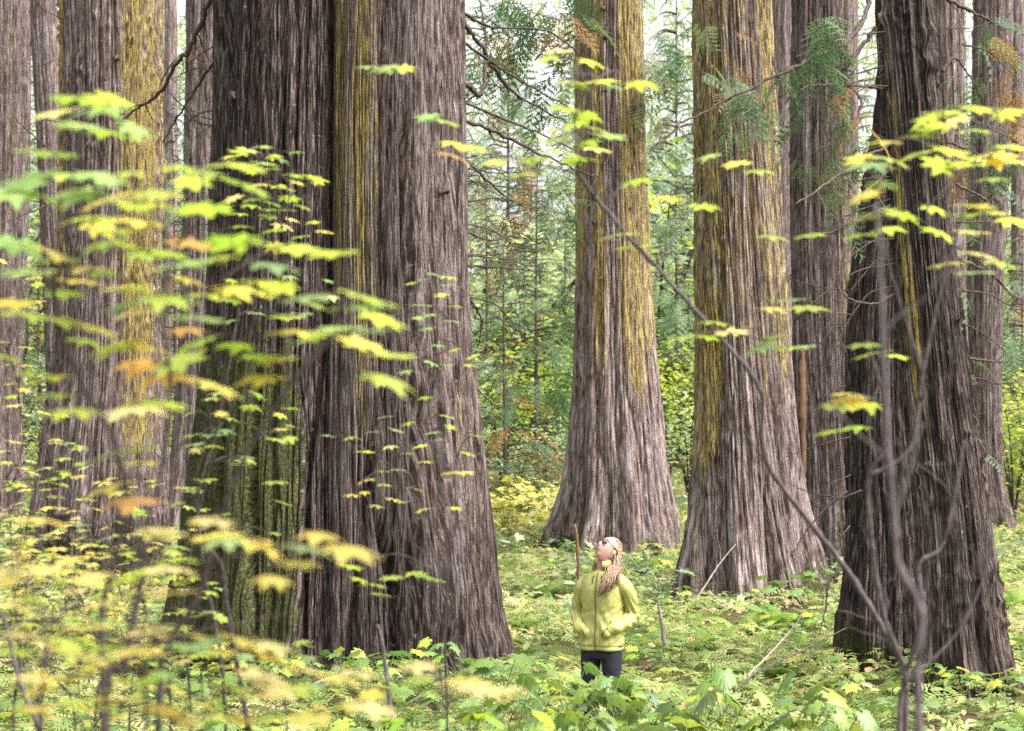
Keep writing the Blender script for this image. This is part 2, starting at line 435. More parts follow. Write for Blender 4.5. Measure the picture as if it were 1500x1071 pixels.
TRUNKS = {}
def trunk(key, d, rows, cols=200, dz=0.04, top=22.0, seed=1, furrow=0.035, wl=0.10, twist=0.0, flute=0.06,
          lobes=None, grooves=(), lichen=None, moss=None, tone=0.0, knots=0.0):
    """rows: (photo y, left x, right x). Returns mesh in coordinates local to the trunk's foot."""
    zs = [ZC - (py - HY) / FPX * d for py, a, b in rows]
    cs = [((a + b) / 2 - CX) / FPX * d for py, a, b in rows]
    rs = [(b - a) / 2 / FPX * d for py, a, b in rows]
    if rows[0][0] <= 5:                              # go on above the picture
        sl = (cs[0] - cs[1]) / (zs[0] - zs[1])
        for zz in (zs[0] + 3, max(top, zs[0] + 6)):
            cs.insert(0, cs[0] + 0.6 * sl * (zz - zs[0])); rs.insert(0, rs[0] * (0.86 if zz > zs[0] + 3.5 else 0.97)); zs.insert(0, zz)
        rs[0] = rs[1] * max(0.3, 1 - (zs[0] - zs[1]) / 40)
    zbase = float(gz(cs[-1], d)) - 0.25
    if zs[-1] > zbase:
        zs.append(zbase); cs.append(cs[-1]); rs.append(rs[-1] * 1.12)
    ztop_vis = ZC + (HY + 30) / FPX * d
    zq = np.concatenate([np.arange(zbase, ztop_vis, dz), np.linspace(ztop_vis, zs[0], 14)])
    cxq, rq = pch(zs, cs, zq), pch(zs, rs, zq)
    # angles: fine on the side that faces the camera (-y), coarser behind
    nf, nb = int(cols * 0.84), int(cols * 0.16)
    half = RAD(122)
    th = np.concatenate([np.linspace(-half, half, nf, endpoint=False), np.linspace(half, 2 * np.pi - half, nb, endpoint=False)])
    T, Z = np.meshgrid(th, zq)
    Rr = rq[:, None]; rm = float(np.median(rq))
    h = Z - (zbase + 0.25)
    H = 1 - sstep(0.0, 2.4, h)                        # root flare zone
    dirx, diry = np.sin(T), -np.cos(T)
    prof = np.ones_like(T)
    if lobes is not None:
        prof = np.zeros_like(T)
        for (lx, ly, lr) in lobes:
            b = dirx * lx + diry * ly
            disc = b * b - (lx * lx + ly * ly) + lr * lr
            prof = np.maximum(prof, b + np.sqrt(np.maximum(disc, 0)))
    r_ = np.random.default_rng(seed)
    fl = np.zeros_like(T)
    for k, a in ((3, .5), (5, .8), (7, 1.0), (11, .7), (17, .5)):
        fl += a * np.cos(k * (T + 0.04 * np.sin(h * 1.1 + k)) + r_.random() * 6.28 + 0.35 * np.sin(h * 0.7 + k))
    prof = prof * (1 + fl * (flute * 0.35 + flute * 1.3 * H))
    ro = np.zeros_like(T)
    for k, a in ((6, 1.0), (9, .8), (4, .6)):
        ro += a * np.maximum(0, np.cos(k * T + r_.random() * 6.28 + 0.5 * np.sin(h * 1.3 + k))) ** 1.5
    prof = prof * (1 + 0.13 * (1 - sstep(0.0, 1.1, h)) ** 2 * (ro - 0.75))   # root toes
    rr = Rr * prof
    # bark relief
    u = (T / (2 * np.pi) + 0.5) % 1.0
    circ = 2 * np.pi * rm
    hh = Z + 100.0
    uw = u + twist * h / circ + 0.35 / circ * wl * (vnoise(u, hh * 0.45, circ / (wl * 5), seed + 7) - 0.5) * 2
    bark = np.zeros_like(T)
    n1 = 0.75 * vnoise(uw % 1, hh / 5.5, circ / wl, seed + 1) + 0.25 * vnoise((uw + 0.013) % 1, hh / 1.6, circ / (wl * 0.7), seed + 2)
    n4 = 0.8 * vnoise((uw + 0.21) % 1, hh / 3.6, circ / (wl * 0.62), seed + 6) + 0.2 * vnoise((uw + 0.5) % 1, hh / 0.9, circ / (wl * 0.5), seed + 12)
    n2 = vnoise((uw + 0.37) % 1, hh / 1.5, circ / (wl * 0.36), seed + 3)
    n3 = vnoise((uw + 0.61) % 1, hh / 0.45, circ / (wl * 0.22), seed + 4)
    strips = np.minimum(1, np.abs(2 * n1 - 1) * 6.5) ** 0.6
    strip2 = np.minimum(1, np.abs(2 * n4 - 1) * 5.0) ** 0.7
    bark += furrow * 1.25 * (strips - 0.85)
    bark += furrow * 0.85 * (strip2 - 0.85)
    bark += furrow * 0.40 * (np.minimum(1, np.abs(2 * n2 - 1) * 3.5) - 0.6)
    bark += furrow * 0.30 * (n3 - 0.5)
    bark += furrow * 0.9 * (vnoise(uw % 1, hh / 3.0, circ / (wl * 1.1), seed + 5) - 0.5)      # strips stand at different heights
    bark += furrow * 0.5 * (np.floor(vnoise((uw + .3) % 1, hh / 1.2, circ / (wl * .8), seed + 13) * 5) / 5 - 0.5)   # torn plate ends
    scale_ = 0.5 * (1 - sstep(0.2, 1.8, h))             # flaky, shorter plates near the foot
    bark += furrow * scale_ * (vnoise((uw + 0.8) % 1, hh / 0.14, circ / (wl * 0.6), seed + 8) - 0.5) * 1.6
    if knots:
        kn = vnoise(u, hh / 0.07, circ / 0.07, seed + 9) * (0.4 + 0.6 * sstep(.45, .7, vnoise(u, hh / .5, circ / .35, seed + 10)))
        bark += knots * np.maximum(0, kn - 0.6) * (n3 + 0.4) * 2.2
    rr = rr + bark * 1.25
    xn = dirx * prof                                   # -1..1 across the face seen
    front = sstep(0.0, 0.25, -diry)
    gsh = np.zeros_like(T)
    for (pts, w, dep) in grooves:                      # deep seams, given as photo points
        gzv = [ZC - (py - HY) / FPX * d for px, py in pts]
        gx = [(px - CX) / FPX * d for px, py in pts]
        o = np.argsort(gzv); gzv = np.array(gzv)[o]; gx = np.array(gx)[o]
        x0 = np.interp(Z, gzv, gx)
        on = sstep(gzv[0] - 0.3, gzv[0] + 0.15, Z) * (1 - sstep(gzv[-1] - 0.4, gzv[-1] + 0.2, Z))
        xx = cxq[:, None] + dirx * rr
        gsh = gsh + dep * on * np.exp(-((xx - x0) / w) ** 2) * front
    rr = rr - gsh
    X = cxq[:, None] + dirx * rr
    Y = d + diry * rr
    fx, fz = cxq[np.argmin(np.abs(zq - zbase - 0.25))], zbase + 0.25
    foot = np.array([fx, d, fz])
    V = np.stack([X, Y, Z + 0 * X], -1).reshape(-1, 3) - foot
    n, k = len(zq), len(th)
    i = np.arange(n - 1)[:, None] * k; j = np.arange(k)[None]; j2 = (j + 1) % k
    F = np.stack([i + j, i + j2, i + k + j2, i + k + j], -1).reshape(-1, 4)
    UV = np.stack([T * rm + 20 + twist * h, Z], -1).reshape(-1, 2)
    PX = X / np.maximum(Y, 1) * FPX + CX; PY = HY - (Z - ZC) / np.maximum(Y, 1) * FPX
    li = lichen(xn, h, T) if lichen else np.zeros_like(T)
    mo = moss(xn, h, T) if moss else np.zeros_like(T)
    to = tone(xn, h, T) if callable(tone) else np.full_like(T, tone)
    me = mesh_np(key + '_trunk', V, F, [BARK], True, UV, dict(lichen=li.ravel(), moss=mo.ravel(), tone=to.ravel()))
    TRUNKS[key] = dict(foot=foot, d=d, cx=lambda z: np.interp(z, zq, cxq), r=lambda z: np.interp(z, zq, rq))
    return me, foot

def G(x, a, w): return np.exp(-((x - a) / w) ** 2)

def tree(name, key, label, group=None, **kw):
    me, foot = trunk(key, **kw)
    t = thing(name, label, 'tree', tuple(foot), 0, group)
    obj('trunk', me, t)
    return t

# --- the giant, two-lobed cedar
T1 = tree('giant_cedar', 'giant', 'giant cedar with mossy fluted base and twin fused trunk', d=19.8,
    rows=[(0, 325, 680), (200, 321, 681), (400, 316, 685), (500, 309, 691), (600, 297, 702), (700, 286, 713), (800, 277, 723), (880, 267, 731), (940, 258, 741), (990, 246, 757)],
    cols=900, dz=0.045, seed=3, furrow=0.045, wl=0.095, flute=0.035, lobes=[(-.40, -.02, .60), (.35, 0.0, .65)],
    grooves=[([(386, 960), (385, 640), (392, 560)], 0.035, 0.30), ([(455, 960), (458, 700), (490, 420), (492, 0)], 0.05, 0.16),
             ([(520, 960), (545, 760), (560, 600)], 0.05, 0.15), ([(612, 840), (620, 620), (604, 380), (600, 200)], 0.045, 0.19),
             ([(330, 960), (335, 620)], 0.04, 0.16), ([(668, 960), (655, 700), (640, 560)], 0.04, 0.14), ([(590, 980), (585, 860), (560, 740)], 0.035, 0.17)],
    lichen=lambda x, h, T: 0.85 * G(x, 0.2, 0.16) * sstep(1.4, 3.4, h) + 0.6 * G(x, 0.0, 0.07) * sstep(2.5, 4, h) + 0.5 * G(x, 0.86, 0.1) * sstep(.8, 1.6, h) * (1 - sstep(2.6, 3.4, h)),
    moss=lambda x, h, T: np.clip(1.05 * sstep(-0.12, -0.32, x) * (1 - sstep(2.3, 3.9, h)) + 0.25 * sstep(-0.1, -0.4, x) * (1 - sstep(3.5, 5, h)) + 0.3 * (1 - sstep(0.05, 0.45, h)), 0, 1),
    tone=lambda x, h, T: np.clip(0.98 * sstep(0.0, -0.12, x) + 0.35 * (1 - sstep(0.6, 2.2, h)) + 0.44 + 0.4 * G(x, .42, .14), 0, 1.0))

T2 = tree('cedar_tree', 'centre', 'tall straight cedar with yellow lichen streaks and flared base behind the woman', d=38.0,
    rows=[(0, 846, 940), (150, 847, 944), (300, 847, 949), (450, 845, 957), (550, 842, 965), (650, 835, 976), (720, 830, 985), (775, 819, 996), (808, 810, 1005)],
    cols=420, dz=0.07, seed=14, furrow=0.045, wl=0.11, flute=0.04,
    lichen=lambda x, h, T: np.clip(0.9 * G(x, -0.45, 0.16) * sstep(2.4, 5.0, h) + 0.95 * G(x, 0.42, 0.28) * sstep(1.8, 4.0, h) + 0.8 * G(x, -0.92, 0.15) * sstep(4, 6.5, h) + 0.7 * G(x, .85, .18) * sstep(3, 5, h) + .38 * sstep(1.2, 4, h), 0, 1),
    moss=lambda x, h, T: 0.75 * (1 - sstep(0.05, 0.9, h)) * (0.6 + 0.6 * G(x, -0.8, 0.4)),
    tone=lambda x, h, T: 0.3 * (1 - sstep(0.3, 2.0, h)), knots=0.02)

T3 = tree('cedar_tree', 'second', 'stout leaning cedar covered with olive lichen, roots spread over ferns', d=28.3,
    rows=[(0, 1017, 1127), (200, 1018, 1135), (400, 1020, 1146), (550, 1020, 1156), (650, 1017, 1165), (750, 1010, 1176), (830, 1000, 1190), (885, 992, 1202)],
    cols=440, dz=0.055, seed=25, furrow=0.04, wl=0.09, flute=0.05, twist=0.03,
    lichen=lambda x, h, T: np.clip(0.95 * G(x, -0.85, 0.32) * sstep(0.8, 2.4, h) + 0.6 * sstep(1.4, 4.2, h) + 0.25 * G(x, 0.8, 0.3) * sstep(2, 4, h), 0, .95),
    moss=lambda x, h, T: np.clip(0.9 * (1 - sstep(0.05, 0.9, h)) * (0.55 + .5 * G(x, .8, .4)) + .3 * sstep(.5, .9, x) * (1 - sstep(.5, 2, h)), 0, 1),
    tone=lambda x, h, T: 0.12 + 0.2 * sstep(0.2, 0.9, x), knots=0.03)

T4 = tree('scarred_cedar', 'scarred', 'cedar with torn orange wood scar and mossy base beside the stout cedar', d=31.5,
    rows=[(0, 1162, 1233), (300, 1160, 1240), (500, 1163, 1246), (650, 1168, 1254), (750, 1168, 1265), (860, 1158, 1292)],
    cols=220, dz=0.05, seed=36, furrow=0.035, wl=0.10, flute=0.06,
    lichen=lambda x, h, T: 0.55 * sstep(0.45, 0.9, x) * sstep(2.5, 4, h),
    moss=lambda x, h, T: np.clip(0.95 * (1 - sstep(0.8, 2.4, h)) * (0.5 + .5 * sstep(-.2, .5, x)), 0, 1), tone=0.35, knots=0.03)

T5 = tree('dark_cedar', 'darkrear', 'dark cedar trunk joined behind the leaning lichen-crusted cedar', d=20.3,
    rows=[(0, 1293, 1356), (200, 1280, 1352), (330, 1256, 1345), (450, 1243, 1342), (600, 1238, 1346), (800, 1241, 1356), (900, 1231, 1362), (990, 1220, 1372)],
    cols=260, dz=0.05, seed=47, furrow=0.03, wl=0.075, flute=0.06,
    lichen=lambda x, h, T: 0.2 * sstep(0.4, 0.9, x),
    moss=lambda x, h, T: np.clip(0.8 * (1 - sstep(0.1, 0.7, h)) + 0.35 * sstep(-.3, -.8, x) * (1 - sstep(1, 2.6, h)), 0, 1), tone=0.9, knots=0.03)

T6 = tree('leaning_cedar', 'leaning', 'leaning dark cedar crusted with frilly lichen, yellow streak down one edge', d=18.5,
    rows=[(0, 1283, 1363), (200, 1297, 1379), (400, 1309, 1400), (600, 1326, 1424), (800, 1344, 1450), (920, 1348, 1464), (985, 1346, 1478), (1015, 1342, 1488)],
    cols=340, dz=0.036, seed=58, furrow=0.026, wl=0.06, flute=0.05,
    lichen=lambda x, h, T: np.clip(0.7 * G(x, -0.72, 0.2) * sstep(1.4, 3, h) * (1 - 0.3 * sstep(4, 6, h)) + .12, 0, 1),
    moss=lambda x, h, T: np.clip(0.5 * (1 - sstep(0.05, 0.5, h)) + 0.35 * G(x, -.75, .3) * (1 - sstep(1, 3, h)), 0, 1),
    tone=lambda x, h, T: 0.97 - 0.4 * G(x, -.75, .25), knots=0.045)

tree('cedar_tree', 'striped', 'slim pale grey striped cedar just behind the leaning cedar', d=30.0,
    rows=[(0, 1362, 1412), (200, 1366, 1412), (330, 1366, 1413), (500, 1364, 1416), (700, 1355, 1425), (880, 1335, 1440)],
    cols=140, dz=0.06, seed=69, furrow=0.03, wl=0.09, tone=0.1, lichen=lambda x, h, T: 0.3 * G(x, -.3, .3))
tree('cedar_tree', 'rightback', 'reddish-grey cedar rising beside bright yellow-green shrubs, past the leaning cedar', d=42.0,
    rows=[(0, 1428, 1482), (200, 1424, 1477), (400, 1418, 1471), (600, 1420, 1464), (700, 1423, 1467), (780, 1412, 1484)],
    cols=130, dz=0.07, seed=70, furrow=0.035, wl=0.12, tone=0.35, moss=lambda x, h, T: 0.6 * (1 - sstep(.2, 1.2, h)), knots=0.04)
T9 = tree('cedar_tree', 'left', 'broad cedar with a bright yellow lichen band behind yellow maple leaves', d=33.0,
    rows=[(0, 91, 235), (200, 91, 236), (400, 88, 235), (550, 80, 237), (650, 63, 240), (750, 50, 245), (850, 38, 252)],
    cols=420, dz=0.07, seed=81, furrow=0.045, wl=0.10, flute=0.05,
    lichen=lambda x, h, T: np.clip(1.1 * G(x, 0.68, 0.30) * sstep(1.4, 2.6, h) + 0.7 * G(x, -.95, .15) * sstep(3, 5, h) + .3 * sstep(3, 6, h), 0, 1),
    moss=lambda x, h, T: np.clip(0.9 * (1 - sstep(0.2, 1.6, h)), 0, 1), tone=lambda x, h, T: 0.3 + .3 * (1 - sstep(.5, 2, h)), knots=0.06)
tree('cedar_tree', 'farleft', 'grey cedar with faint yellow streaks beside a slanting slender trunk', d=46.0,
    rows=[(0, -28, 43), (200, -30, 43), (400, -35, 37), (600, -42, 31), (700, -48, 34), (765, -55, 42)],
    cols=170, dz=0.07, seed=92, furrow=0.04, wl=0.12, lichen=lambda x, h, T: 0.5 * G(x, .35, .3) * sstep(4, 7, h), tone=0.2)
tree('slender_tree', 'slender', 'slender slanting dark trunk between two lichen-streaked cedars', d=52.0,
    rows=[(0, 45, 82), (200, 54, 90), (400, 62, 97), (600, 70, 104), (740, 72, 110)],
    cols=90, dz=0.1, seed=93, furrow=0.03, wl=0.1, tone=0.3)
tree('cedar_tree', 'leftmid', 'plain grey cedar half hidden beside the giant cedar', d=42.0,
    rows=[(0, 273, 340), (200, 271, 335), (400, 267, 330), (600, 256, 325), (700, 248, 322), (780, 235, 330)],
    cols=150, dz=0.07, seed=94, furrow=0.035, wl=0.12, tone=0.2)
tree('slender_tree', 'palemid', 'pale lilac-grey trunk showing between the stout and the scarred cedar', d=62.0,
    rows=[(0, 1130, 1172), (250, 1128, 1172), (500, 1126, 1174), (690, 1118, 1182)],
    cols=80, dz=0.12, seed=95, furrow=0.03, wl=0.12, tone=0.0)
for i, (px, w, d) in enumerate([(250, 20, 68), (1245, 26, 66), (1492, 22, 70), (-70, 20, 66), (1560, 22, 64)]):
    tree('far_tree', 'far%d' % i, 'thin pale trunk standing far back in the forest', 'thin trunks far back in the forest', d=float(d),
        rows=[(0, px - w * .45, px + w * .45), (350, px - w * .5, px + w * .5), (640, px - w * .6, px + w * .6)],
        cols=40, dz=0.3, seed=200 + i, furrow=0.02, wl=0.15, tone=0.05)

# ------------------------------------------------------------------ leaf and foliage shapes
def palmate(lobes=7, spread=300, depth=0.45, teeth=1, size=1.0, cup=0.10, seed=0, droop=0.12):
    """lobed leaf, petiole at the origin, middle lobe towards +y; returns V, F, vein"""
    r = np.random.default_rng(seed)
    pts = []
    k = lobes
    angs = np.linspace(-spread / 2, spread / 2, k)
    lens = 0.62 * (1 - 0.42 * (np.abs(angs) / (spread / 2)) ** 1.6)
    for i, (a, L) in enumerate(zip(angs, lens)):
        w = spread / (k - 1) / 2
        L *= 1 + 0.06 * r.standard_normal()
        base = L * (1 - depth)
        prof = [(-1.0, base), (-0.62, base * 0.5 + L * 0.40), (-0.42, L * 0.74), (-0.2, L * 0.86), (0, L), (0.2, L * 0.86), (0.42, L * 0.74), (0.62, base * 0.5 + L * 0.40)]
        if teeth == 0: prof = [(-1.0, base), (-0.5, L * 0.74), (0, L), (0.5, L * 0.74)]
        if teeth == 2: prof = [(-1.0, base), (-0.8, base * .75 + L * .22), (-0.64, base * .5 + L * .36), (-0.52, base * .35 + L * .58), (-0.36, L * .80), (-0.26, L * .80), (-0.12, L * .93), (0, L), (0.12, L * .93), (0.26, L * .80), (0.36, L * .80), (0.52, base * .35 + L * .58), (0.64, base * .5 + L * .36), (0.8, base * .75 + L * .22)]
        for (t, q) in prof:
            if i == 0 and t < -0.7: q *= 0.8
            aa = math.radians(a + t * w)
            pts.append((q * math.sin(aa), q * math.cos(aa) + 0.12, 1.0 if abs(t) < 0.05 else 0.0))
    pts.append((0.10, -0.02, 0)); pts.append((-0.10, -0.02, 0))
    p = np.array(pts)
    if seed % 2: p[:, 0] *= -1
    ring = p[:, :2]; n = len(ring)
    c = np.array([0, 0.10])
    mid = c + (ring - c) * 0.5
    V2 = np.vstack([c[None], mid, ring])
    rr = np.linalg.norm(V2 - c, axis=1)
    lobe = np.concatenate([[0], p[:, 2] * 0.5, p[:, 2]])
    z = cup * rr - droop * rr ** 2 * 2.2 + 0.03 * lobe * rr + 0.02 * r.standard_normal(len(V2)) * rr
    ux = V2[:, 0]; z = z - 0.10 * np.abs(ux) * r.random() + 0.06 * ux * r.standard_normal()
    V = np.column_stack([V2, z]) * size
    e = np.arange(n); e2 = (e + 1) % n
    f1 = np.stack([np.zeros(n, int), 1 + e, 1 + e2], 1)[:, ::-1]
    f2 = np.concatenate([np.stack([1 + e, 1 + n + e, 1 + n + e2], 1), np.stack([1 + e, 1 + n + e2, 1 + e2], 1)])[:, ::-1]
    vein = np.concatenate([[1], p[:, 2], p[:, 2] * 0.5])
    return V, np.vstack([f1, f2]), vein

def ovate(n=5, w=0.28, bend=0.15, fold=0.12):
    t = np.linspace(0, 1, n)
    ww = w * np.sin(np.pi * t ** 0.8) ** 0.8
    z = -bend * t ** 2
    mid = np.column_stack([0 * t, t, z])
    l = np.column_stack([-ww, t, z + fold * ww]); r = np.column_stack([ww, t, z + fold * ww])
    V = np.vstack([mid, l, r]); i = np.arange(n - 1)
    F = np.vstack([np.stack([i, i + 1, n + i + 1], 1), np.stack([i, n + i + 1, n + i], 1), np.stack([i, 2 * n + i + 1, i + 1], 1), np.stack([i, 2 * n + i, 2 * n + i + 1], 1)])
    return V, F

def fern_frond(pairs=13, L=1.0, w=0.20, arch=0.55, seed=0, cut=2):
    """pinnate frond growing along +y, arching over"""
    r = np.random.default_rng(seed)
    Vs, Fs, b = [], [], 0
    def pt(t): return np.array([0.03 * math.sin(3 * t), L * (t - 0.22 * arch * t * t), L * (arch * (t * 0.75 - t * t))])
    for i in range(pairs):
        t = 0.12 + 0.88 * (i + 0.5) / pairs
        p, q = pt(t), pt(min(1, t + 0.05)); dirv = (q - p) / (np.linalg.norm(q - p) + 1e-9)
        ln = w * L * math.sin(math.pi * (0.12 + 0.86 * t ** 0.75)) ** 0.8 * (1 + 0.1 * r.standard_normal())
        for s in (-1, 1):
            side = np.array([s, 0, 0.0]) * 0.93 + dirv * 0.34
            hw = dirv * L / pairs * 0.40
            drop = np.array([0, 0, -0.18 * ln])
            a = p; m1 = p + side * ln * 0.4 + drop * 0.2; m2 = p + side * ln * 0.75 + drop * 0.6; e = p + side * ln + drop
            v = [a - hw * .7, a + hw * .7, m1 - hw, m1 + hw, m2 - hw * .65, m2 + hw * .65, e]
            Vs += v
            Fs += [(b, b + 1, b + 3), (b, b + 3, b + 2), (b + 2, b + 3, b + 5), (b + 2, b + 5, b + 4), (b + 4, b + 5, b + 6)]
            b += 7
    # rachis
    pr = [pt(t) for t in np.linspace(0, 1, 7)]
    for i in range(6):
        o = np.array([0.006 * L, 0, 0])
        Vs += [pr[i] - o, pr[i] + o, pr[i + 1] + o, pr[i + 1] - o]; Fs += [(b, b + 1, b + 2), (b, b + 2, b + 3)]; b += 4
    return np.array(Vs), np.array(Fs)

def cedar_spray(seed=0, L=1.0, droop=0.35, n=11, lace=True):
    """flat, fan-like drooping spray of scale leaves along +y"""
    r = np.random.default_rng(seed)
    Vs, Fs, b = [], [], 0
    def strip(p, q, w):
        nonlocal b
        dv = q - p; sd = np.array([dv[1], -dv[0], 0.0]); sd /= np.linalg.norm(sd) + 1e-9
        m = p * 0.45 + q * 0.55
        Vs.extend([p - sd * w * .5, p + sd * w * .5, m + sd * w, m - sd * w, q])
        Fs.extend([(b, b + 1, b + 2), (b, b + 2, b + 3), (b + 3, b + 2, b + 4)]); b += 5
    def pt(t): return np.array([0.08 * L * math.sin(2.5 * t + seed), L * t * (1 - .15 * droop * t), -droop * L * t * t])
    for i in range(n):
        t = 0.06 + 0.94 * i / n
        p = pt(t)
        s = 1 if i % 2 else -1
        ln = L * 0.40 * (1 - 0.62 * t) * (0.85 + 0.3 * r.random())
        dv = np.array([s * 0.80, 0.60, -0.25 * droop - 0.15])
        q = p + dv * ln
        strip(p, q, 0.016 * L)
        if lace:
            for k in range(4):
                f = 0.2 + 0.22 * k
                pp = p + dv * ln * f
                for s2 in (-1, 1):
                    l2 = ln * 0.38 * (1 - 0.45 * f)
                    d2 = np.array([s * .8, .6, 0]) * 0.75 + np.array([-s * .6, .8, 0]) * 0.66 * s2
                    strip(pp, pp + d2 * l2 + np.array([0, 0, -0.25 * l2]), 0.014 * L)
    for i in range(6):
        strip(pt(i / 6), pt((i + 1) / 6), 0.008 * L)
    return np.array(Vs), np.array(Fs)

def branchy(start, d0, L, seed, n=8, sag=0.3, r0=0.02, side=7, gnarl=0.12):
    """a dead branch with side twigs: list of tube meshes"""
    r = np.random.default_rng(seed)
    d0 = np.asarray(d0, float); d0 /= np.linalg.norm(d0)
    p = np.array(start, float); pts = [p]; dv = d0.copy()
    for i in range(n):
        dv = dv + gnarl * r.standard_normal(3) + np.array([0, 0, -sag / n]); dv /= np.linalg.norm(dv)
        p = p + dv * L / n; pts.append(p)
    pts = np.array(pts); path = smooth_path(pts, n * 3)
    out = [tube(path, np.linspace(r0, r0 * 0.25, len(path)), 6, 0.08)]
    for k in range(side):
        i = r.integers(len(path) // 5, len(path) - 1)
        dd = r.standard_normal(3) * 0.8 + (path[i] - path[i - 1]) / (np.linalg.norm(path[i] - path[i - 1]) + 1e-9) + np.array([0, 0, -0.3])
        dd /= np.linalg.norm(dd); l = L * (0.12 + 0.22 * r.random())
        q = [path[i], path[i] + dd * l * .5 + r.standard_normal(3) * l * .1, path[i] + dd * l + np.array([0, 0, -.25 * l]) + r.standard_normal(3) * l * .15]
        out.append(tube(smooth_path(q, 6), np.linspace(r0 * .35, r0 * .12, 6), 4))
    return out, path

def tube_obj(name, parts, mat, parent=None, origin=(0, 0, 0)):
    V, F = merge(parts)
    return obj(name, mesh_np(name, V - np.asarray(origin), F, [mat]), parent)

# shared leaf meshes
def leafmesh(name, mat, **kw):
    V, F, vein = palmate(**kw)
    return mesh_np(name, V, F, [mat], True, attrs=dict(vein=vein))
MAPLES = [leafmesh('maple_leaf', MAPLE, lobes=7, spread=290, depth=0.46, seed=i, cup=0.05, droop=0.08 + 0.05 * i) for i in range(4)]
BROADS = [leafmesh('broad_leaf', BROAD, lobes=(5, 7, 5, 7)[i], spread=(250, 290, 240, 280)[i], depth=(0.30, 0.36, 0.26, 0.33)[i], teeth=2, seed=10 + i, cup=0.10, droop=0.22) for i in range(4)]
def ovmesh(name, mat, **kw):
    V, F = ovate(**kw)
    return mesh_np(name, V, F, [mat], True, attrs=dict(vein=np.concatenate([np.ones(kw.get('n', 5)), np.zeros(2 * kw.get('n', 5))])))
OVATE = ovmesh('ovate_leaf', BROAD, n=7, w=0.24)

def jitter(c, a=0.15):
    k = 1 + a * random.uniform(-1, 1)
    return (min(1, c[0] * k * (1 + a * .5 * random.uniform(-1, 1))), min(1, c[1] * k), min(1, c[2] * k), 1)

PAL = {'g': (0.25, 0.36, 0.05), 'm': (0.23, 0.34, 0.15), 'y': (0.55, 0.46, 0.12), 'c': (0.58, 0.50, 0.23), 'o': (0.46, 0.27, 0.11), 'l': (0.37, 0.44, 0.085)}

# ------------------------------------------------------------------ vine maple shrubs in front
def shrub(name, label, base, stems, leaves, seed, mat=TWIG, group=None):
    """base: world root. stems: list of (points, r0, r1). leaves: (world pos, size, colour letter)."""
    r = random.Random(seed)
    base = np.asarray(base, float)
    t = thing(name, label, 'shrub', tuple(base), 0, group)
    sk = []
    for pts, r0, r1 in stems:
        r0, r1 = r0 * .62, max(r1 * .7, .0012)
        path = smooth_path(pts, 8 * len(pts))
        path[1:-1] += RNG.standard_normal((len(path) - 2, 3)) * r0 * 0.10
        V, F = tube(path, np.linspace(r0, r1, len(path)) * (1 + .08 * RNG.standard_normal(len(path)) + .30 * (np.arange(len(path)) % 9 == 4)), 7, 0.06)
        if r0 > .004:
            for q in range(3):
                ii = r.randrange(len(path) // 4, len(path) - 2)
                sub, _ = branchy(path[ii], (path[ii + 1] - path[ii]) / np.linalg.norm(path[ii + 1] - path[ii]) + RNG.standard_normal(3) * .6, r.uniform(.12, .3), r.randrange(9999), 5, -.2, r0 * .32, 2, .18)
                Vs, Fs = merge(sub); obj('side_twig', mesh_np('side_twig', Vs - base, Fs, [mat]), t)
        obj('stem', mesh_np('stem', V - base, F, [mat]), t)
        sk.append(path)
    S = np.vstack(sk); root = [-1] * len(S)
    twigs = {}
    todo = list(leaves)
    # nearest leaves first, so twigs grow outwards
    todo.sort(key=lambda l: np.min(np.sum((S - l[0]) ** 2, 1)))
    n = 0
    for pos, size, c in todo:
        pos = np.asarray(pos, float)
        # attach point prefers points below and not too near
        dd = np.linalg.norm(S - pos, axis=1) + 0.25 * np.maximum(0, S[:, 2] - pos[2] + 0.02)
        i = int(np.argmin(dd)); a = S[i]
        out = pos - a; L = np.linalg.norm(out) + 1e-6
        yaw = math.atan2(out[1], out[0]) - math.pi / 2 + r.uniform(-0.8, 0.8)
        dirv = np.array([-math.sin(yaw), math.cos(yaw), 0])
        org = pos - dirv * size * 0.32
        mid = (a + org) / 2 + np.array([0, 0, 0.10 * L]) + RNG.standard_normal(3) * 0.03 * L
        pl = smooth_path([a, mid, org], 7 if L > 0.15 else 5)
        k0 = max(1.0, min(2.0, pos[1] / 4.5)); rr = k0 * max(0.0010, min(0.0035, 0.0012 + 0.004 * L))
        rt = root[i] if root[i] >= 0 else n
        twigs.setdefault(rt, []).append(tube(pl, np.linspace(rr, 0.0009 * k0, len(pl)), 4))
        if L > 0.10: S = np.vstack([S, pl[1:-1]]); root += [rt] * (len(pl) - 2)
        o = obj('leaf', r.choice(MAPLES), t, tuple(org - base), (r.gauss(-0.04, 0.13), r.gauss(0, 0.15), yaw), size * r.uniform(0.85, 1.1))
        col = PAL[c]
        if r.random() < 0.25: col = PAL[r.choice('gmlyc')] if c in 'gml' else PAL[r.choice('ycl')]
        o.color = jitter(col, 0.15)
        n += 1
    for tw in twigs.values():
        V, F = merge(tw)
        obj('twig', mesh_np('twig', V - base, F, [mat]), t)
    return t

def L_(lst, d, dv, size, seed):
    """photo pixel list 'x y c' -> leaves; size in metres"""
    r = random.Random(seed); out = []
    for (x, y, c) in lst:
        dd = d + r.uniform(-dv, dv)
        out.append((P(x, y, dd), size * r.uniform(0.85, 1.15), c))
    return out

def fill(boxes, d, dv, size, seed):
    r = random.Random(seed); out = []
    for (x0, y0, x1, y1, n, cs) in boxes:
        for k in range(n):
            out.append((P(r.uniform(x0, x1), r.uniform(y0, y1), d + r.uniform(-dv, dv)), size * r.uniform(0.7, 1.15), r.choice(cs)))
    return out

